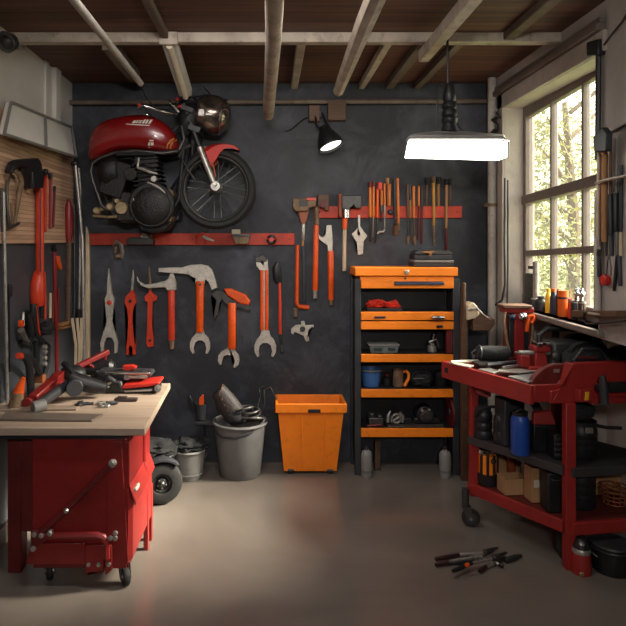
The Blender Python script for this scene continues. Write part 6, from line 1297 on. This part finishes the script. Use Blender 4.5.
# ================================================================ WINDOW SILL, RIGHT WALL
def sill(px, X_=1.665): Y = F*X_/(px-CX); return V((X_, Y, ZS+.001))
def bottle(label, px, r, h, m, capm, neck=.4, x=1.665, name='bottle'):
    c = sill(px, x); t = thing(name, label, name, c, 'bottles and tins on the window sill')
    build(G().lathe(c, [(.001, 0), (r, 0), (r, h*.62), (r*.9, h*.72), (r*neck, h*.84), (r*neck, h*.9)], seg=20), 'body', m, t)
    build(G().lathe(c+V((0, 0, h*.88)), [(r*neck*1.15, 0), (r*neck*1.15, h*.12), (.001, h*.12)], seg=16), 'cap', capm, t)
AMBG = mat('amber_bottle', (60, 44, 34), .25, var=.2); TINO = mat('orange_tin', (214, 92, 22), .4, .1)
bottle('round dark bottle at the far left of the window sill', 541, .036, .09, BLACK, CHAR, .5)
bottle('small dark jar beside the round bottle on window sill', 534.5, .026, .07, CHAR, STEEL, .7, 1.66)
bottle('yellow topped squeezy bottle on the window sill', 548.3, .018, .145, YELLOW, YELLOW, .5)
bottle('navy blue bottle between the yellow bottle and orange tin', 553.6, .02, .15, NAVY, TINO, .5)
bottle('dark amber bottle next to the orange tin on the sill', 557.8, .014, .15, AMBG, BLACK, .4)
c = sill(563); t = thing('tin', 'bright orange tin on the window sill', 'tin', c); build(G().lathe(c, [(.001, 0), (.028, 0), (.028, .148), (.001, .148)], seg=24), 'body', TINO, t); build(G().lathe(c, [(.0285, .1), (.0285, .112)], seg=24, caps=False), 'band', BLACK, t)
for px, r, h, m, l in ((570.5, .014, .105, REDH, 'slim red-brown tin right of the orange tin on sill'), (575.5, .022, .1, BLACK, 'black tin with a red edge on the window sill'), (582, .02, .105, AMBG, 'dark bottle-green tin near the right end of sill')):
    c = sill(px); t = thing('tin', l, 'tin', c); build(G().lathe(c, [(.001, 0), (r, 0), (r, h), (r*.9, h+.004), (.001, h+.004)], seg=20), 'body', m, t); build(G().lathe(c, [(r*1.03, h-.008), (r*1.03, h)], seg=20, caps=False), 'rim', STEEL, t)
for px, zz_, l in ((577, .128, 'left chrome tap fitting on top of the sill tins'), (581.5, .134, 'right chrome tap fitting on top of the sill tins')):
    c = sill(px); c.z = ZS+.106; t = thing('tap_fitting', l, 'fitting', c, 'chrome fittings on the sill tins'); build(G().tube([c, c+V((0, 0, .03)), c+V((.0, -.02, .05))], [.012, .01, .012], 10).ell(c+V((0, 0, .058)), (.012, .012, .016), sub=2), 'body', CHROME, t); build(G().tube([c+V((0, -.03, .03)), c+V((0, .03, .034))], .006, 8), 'cross', STEEL, t)
# machine seen through / on the sill at the far side
t = thing('door_closer', 'small metal fitting with a tube fixed to the lower far pane', 'fitting', V((GX-.04, 3.86, 1.2)))
build(G().obox((GX-.04, 3.9, 1.29), (.03, .13, .2)), 'plate', DSTEEL, t, .004); build(G().cyl((GX-.06, 3.78, 1.2), (GX-.06, 3.78, 1.47), .018), 'tube', STEEL, t); build(G().obox((GX-.05, 3.84, 1.43), (.03, .1, .02)).obox((GX-.05, 3.86, 1.205), (.06, .16, .012)), 'arm', CHAR, t, .003)
# cables and pipe in the corner
def rw(px, py, d=.02): return RW(px, py, d)
rod('corner_pipe', 'pale vertical pipe in the right back corner of the room', 'pipe', [(1.555, 4.2, .0), (1.555, 4.2, ZC)], .03, PIPE)
t = thing('pipe_clip', 'rusty clip holding the corner pipe to the wall', 'clip', V((1.555, 4.2, 1.84)))
build(G().lathe((1.555, 4.2, 1.84), [(.036, 0), (.036, .022)], seg=20, caps=False).lathe((1.555, 4.2, 1.84), [(.03, .0), (.03, .022)], seg=20, caps=False).box((1.5, 4.185, 1.84), (1.6, 4.215, 1.862)), 'band', RUST, t)
rod('wall_cable', 'thin grey cable running down the corner to red stand', 'cable', [rw(505, 178), rw(504.5, 240), rw(505, 285), rw(502, 300), rw(494, 306), rw(491, 306)], .007, CHAR)
rod('wall_cable', 'second thin cable hooked across the corner above red bench', 'cable', [rw(508, 180), rw(508, 262), rw(507.5, 290), rw(507, 310)], .006, DSTEEL)
t = thing('wire_coil', 'tangled dark wire hanging in the right back corner near ceiling', 'wire coil', rw(496, 150, .06))
rs = random.Random(2); g = G(); pts = []
for i in range(26): pts.append(rw(495.5+4.5*math.sin(i*1.9)+rs.uniform(-1, 1), 112+i*1.8+4*math.sin(i*.9), .03+.03*abs(math.sin(i*1.3))))
build(G().tube(pts, .007, 6), 'coil', DSTEEL, t); build(G().cyl(rw(496, 110, 0), rw(496, 110, .09), .01), 'hook', DSTEEL, t)
# black conduit and switch box beside the window
t = thing('conduit', 'black vertical conduit with a switch box right of window top', 'conduit', rw(599, 150, .02))
build(G().tube([rw(598.5, 52, .02), rw(598, 120, .02), rw(597.5, 160, .02)], .013, 8), 'pipe', BLACK, t)
build(G().prism([rw(594.5, 42, .0), rw(606, 39, .0), rw(606, 55, .0), rw(594.5, 56, .0)], (-.04, 0, 0)), 'switch_box', BLACK, t, .006)
build(G().tube([rw(604, 45, .03), rw(612, 34, .02), rw(622, 22, .015), rw(628, 12, .01)], .005, 6), 'wire', BLACK, t)
rod('downpipe', 'pale narrow pipe beside the lower window and hung tools', 'pipe', [rw(598, 190, .02), rw(597.5, 250, .02), rw(597, 318, .02)], .016, PIPE)
# shovel and long handles
def hang(name, label, cat, segs, d=.03, group='long tools on the right wall'):
    bx_ = segs[-1]; t = thing(name, label, cat, rw(bx_[4], bx_[5], d), group)
    for part, m, x0, y0_, x1, y1_, w0, w1, fl in segs:
        p, q = rw(x0, y0_, d), rw(x1, y1_, d); s0 = p.y/F
        build(G().tube([p, p+(q-p)*.06, q-(q-p)*.06, q], [w0*s0*.4, w0*s0*.5, w1*s0*.5, w1*s0*.4], 10, flat=fl), part, m, t)
    return t
t = thing('shovel', 'black square shovel hung blade up beside the window', 'shovel', rw(604.5, 240, .05), 'long tools on the right wall')
build(G().prism([rw(599, 137, .06), rw(608, 127, .06), rw(611, 131, .06), rw(612, 150, .06), rw(608, 152, .06), rw(600, 152, .06)], (-.03, 0, 0)), 'blade', BLACK, t, .006)
build(G().prism([rw(608, 127, .065), rw(613, 133, .065), rw(612.5, 150, .065), rw(609.5, 152, .065)], (-.03, 0, 0)), 'blade_fold', CHAR, t, .004)
p, q = rw(604.5, 151, .05), rw(604, 242, .05); build(G().tube([p, q], .012, 10), 'shaft', WOODH, t)
hang('broom_handle', 'light tan pole hanging closest to the window edge', 'pole', [('cap', DSTEEL, 598.5, 136, 598.5, 152, 2.4, 2.8, 1), ('shaft', PALEW, 598.5, 151, 597.5, 236, 2.8, 2.6, 1)], .05)
hang('broom_handle', 'reddish brown pole second from the window edge', 'pole', [('shaft', mat('chestnut_pole', (140, 84, 48), .55, var=.2), 601.4, 153, 601.2, 234, 2.4, 2.6, 1)], .03)
hang('hoe', 'thin tan pole with a dark end behind the shovel shaft', 'pole', [('shaft', WOODH, 607, 153, 606.6, 225, 2, 2, 1), ('head', DSTEEL, 606.6, 224, 606.4, 256, 3.4, 2.6, .6)], .02)
hang('garden_fork', 'brown shafted fork with black socket right of shovel', 'fork', [('shaft', BROWNW, 610.6, 150, 610.4, 196, 3, 3, 1), ('socket', BLACK, 610.4, 194, 611, 236, 5.4, 6.4, .7), ('tine', CHAR, 611, 234, 612, 256, 6, 4.6, .5)], .035)
hang('steel_pole', 'grey steel pole with a pointed top right of the fork', 'pole', [('shaft', GREYP, 616.6, 138, 616, 196, 3, 3.4, 1), ('collar', BLACK, 616, 193, 616, 232, 7, 8, .7), ('tail', GREYP, 616.4, 230, 616.6, 256, 3, 3, 1)], .012)
hang('crow_bar', 'dark bar at the extreme right edge of the wall', 'bar', [('shaft', CHAR, 621.4, 165, 620.6, 232, 3.2, 4, 1), ('grip', PALEW, 620.6, 231, 620.8, 256, 3, 3.4, 1)], .008)
t = thing('tool_rack', 'thin steel rack rail crossing the long tools on right wall', 'rack', rw(612, 180, .01))
build(G().tube([rw(596, 183, .075), rw(606, 180, .075), rw(616, 178, .075), rw(630, 175, .075)], .007, 8), 'rail', STEEL, t)
build(G().tube([rw(606, 180, .0), rw(606, 180, .075)], .007, 8).tube([rw(628, 175.5, .0), rw(628, 175.5, .075)], .007, 8).tube([rw(608, 134, .0), rw(618, 129, .02), rw(632, 121, .02)], .006, 8), 'bracket', DSTEEL, t)
hang('snips', 'black snips hanging low beside the pale pipe', 'snips', [('jaw', STEEL, 599.2, 236, 599.6, 250, 2, 3, .7), ('pivot', DSTEEL, 599.6, 249, 598.8, 256, 4.6, 4, .8), ('handle', BLACK, 599, 255, 599.6, 277, 3.2, 4, .7)], .03)
hang('shears', 'long black shears hanging low near the right edge', 'shears', [('handle', BLACK, 618, 255, 614, 291, 4.6, 3.2, .7), ('handle', CHAR, 619.5, 255, 620.5, 286, 4.6, 4.6, .7)], .007)
t = thing('tape_reel', 'round red reel hanging on a wire among the right wall tools', 'reel', rw(608.8, 286, .03))
build(G().lathe(rw(608.8, 280, -.001), [(.001, 0), (.022, 0), (.026, .008), (.026, .026), (.02, .032), (.001, .034)], (-1, 0, 0), 24), 'reel', FENDRED, t); build(G().tube([rw(606.5, 276, .03), rw(607.5, 262, .03), rw(609.5, 255, .03), rw(611, 268, .03), rw(611, 276, .03)], .003, 6), 'wire', DSTEEL, t)
t = thing('wall_shelf', 'narrow wooden shelf on the right wall just beyond window', 'shelf', rw(604, 314, .05))
build(G().prism([rw(585, 310.5, .0), rw(632, 310.5, .0), rw(632, 317, .0), rw(585, 317, .0)], (-.07, 0, 0)), 'board', BROWNW, t, .003)
build(G().prism([rw(590, 312, .07), rw(600, 313.5, .07), rw(600, 315.5, .07), rw(590, 314, .07)], (-.012, 0, 0)), 'bracket', PALE, t, .001)
rod('hanging_cable', 'black cable drooping from the small wooden shelf', 'cable', [rw(585, 312, .075), rw(583, 320, .075), rw(587, 324, .075), rw(600, 323, .06), rw(626, 321, .05)], .006, BLACK)
# wooden bench-end piece beyond the shelf unit
YW = 4.0
def wp(px, py, d=0): p = PB(px, py, YW); return V((p.x, YW+d, p.z))
t = thing('wooden_vise', 'pale wooden vise on a dark post right of the shelf unit', 'vise', V((wp(461.5, 0).x, YW+.05, 0)))
build(G().prism([wp(463.5, 283), wp(466, 283), wp(466, 306), wp(468, 330), V((wp(468, 0).x, YW, 0)), V((wp(462.5, 0).x, YW, 0)), wp(461.8, 330), wp(463.5, 312)], (0, .05, 0)), 'post', BROWNW, t, .004)
build(G().prism([wp(466, 305, -.03), wp(472, 302, -.03), wp(476, 306, -.03), wp(478, 314, -.03), wp(474, 318, -.03), wp(466, 320, -.03)], (0, .12, 0)), 'jaw', PALEW, t, .006)
build(G().prism([wp(472, 318, -.02), wp(480, 312, -.02), wp(490, 318.5, -.02), wp(494, 318.5, -.02), wp(494, 324, -.02), wp(489, 330.5, -.02), wp(472, 330.5, -.02)], (0, .12, 0)), 'body', BROWNW, t, .006)
build(G().tube([wp(466, 309, -.04), wp(474, 307, -.045), wp(480, 313, -.04)], .008, 8), 'screw', STEEL, t)
# ================================================================ LIGHT, SKY, CAMERA
wd = bpy.data.worlds.new('sky'); bpy.context.scene.world = wd; wd.use_nodes = True
nt = wd.node_tree; bg = nt.nodes['Background']
tc = N(nt, 'ShaderNodeTexCoord'); sp = N(nt, 'ShaderNodeSeparateXYZ'); nt.links.new(tc.outputs['Generated'], sp.inputs[0])
rp = ramp(nt, [(0.0, (.75, .72, .55)), (.25, (1, .95, .85)), (1, (.62, .78, 1))]); nt.links.new(sp.outputs['Z'], rp.inputs[0]); nt.links.new(rp.outputs[0], bg.inputs[0])
bg.inputs[1].default_value = 3.6
def light(name, kind, loc, energy, color, **k):
    l = bpy.data.lights.new(name, kind); l.energy = energy; l.color = color
    for a, b in k.items(): setattr(l, a, b)
    o = bpy.data.objects.new(name, l); C.objects.link(o); o.location = loc; return o
s = light('sun', 'SUN', (6, 6, 6), 34.0, (1, .9, .79), angle=R(22))
s.rotation_euler = V((-.80, -.0, -.56)).to_track_quat('-Z', 'Y').to_euler()
o = light('ceiling_fill', 'AREA', (-.05, 2.15, 2.66), 15, (1, .93, .9), shape='RECTANGLE', size=1.15, size_y=.18, spread=R(125))  # added fill tilted at the back wall, no known source
o.rotation_euler = (R(44), 0, 0)
o = light('added_fill_lamp', 'AREA', (.1, YF+.13, 2.25), 24, (1, .94, .9), shape='RECTANGLE', size=.5, size_y=.3, spread=R(110))  # added frontal fill to brighten upright faces more than the floor
o.rotation_euler = (R(82), 0, 0)
o = light('spot_lamp_bulb', 'SPOT', PB(331, 148, 4.08), 12, (1, .96, .9), spot_size=R(110), spot_blend=.8, shadow_soft_size=.06)
o.rotation_euler = V((.25, -.55, -.8)).to_track_quat('-Z', 'Y').to_euler()
cam = bpy.data.cameras.new('camera'); co = bpy.data.objects.new('camera', cam); C.objects.link(co)
co.location = (0, 0, H); co.rotation_euler = (R(90), 0, 0)
cam.sensor_width = 36; cam.lens = 36*F/626; cam.shift_x = (313-CX)/626; cam.shift_y = -(313-CY)/626; cam.clip_start = .05
sc = bpy.context.scene; sc.camera = co
sc.view_settings.view_transform = 'Standard'; sc.view_settings.look = 'None'; sc.view_settings.exposure = 0; sc.view_settings.gamma = 1; sc.view_settings.use_curve_mapping = False
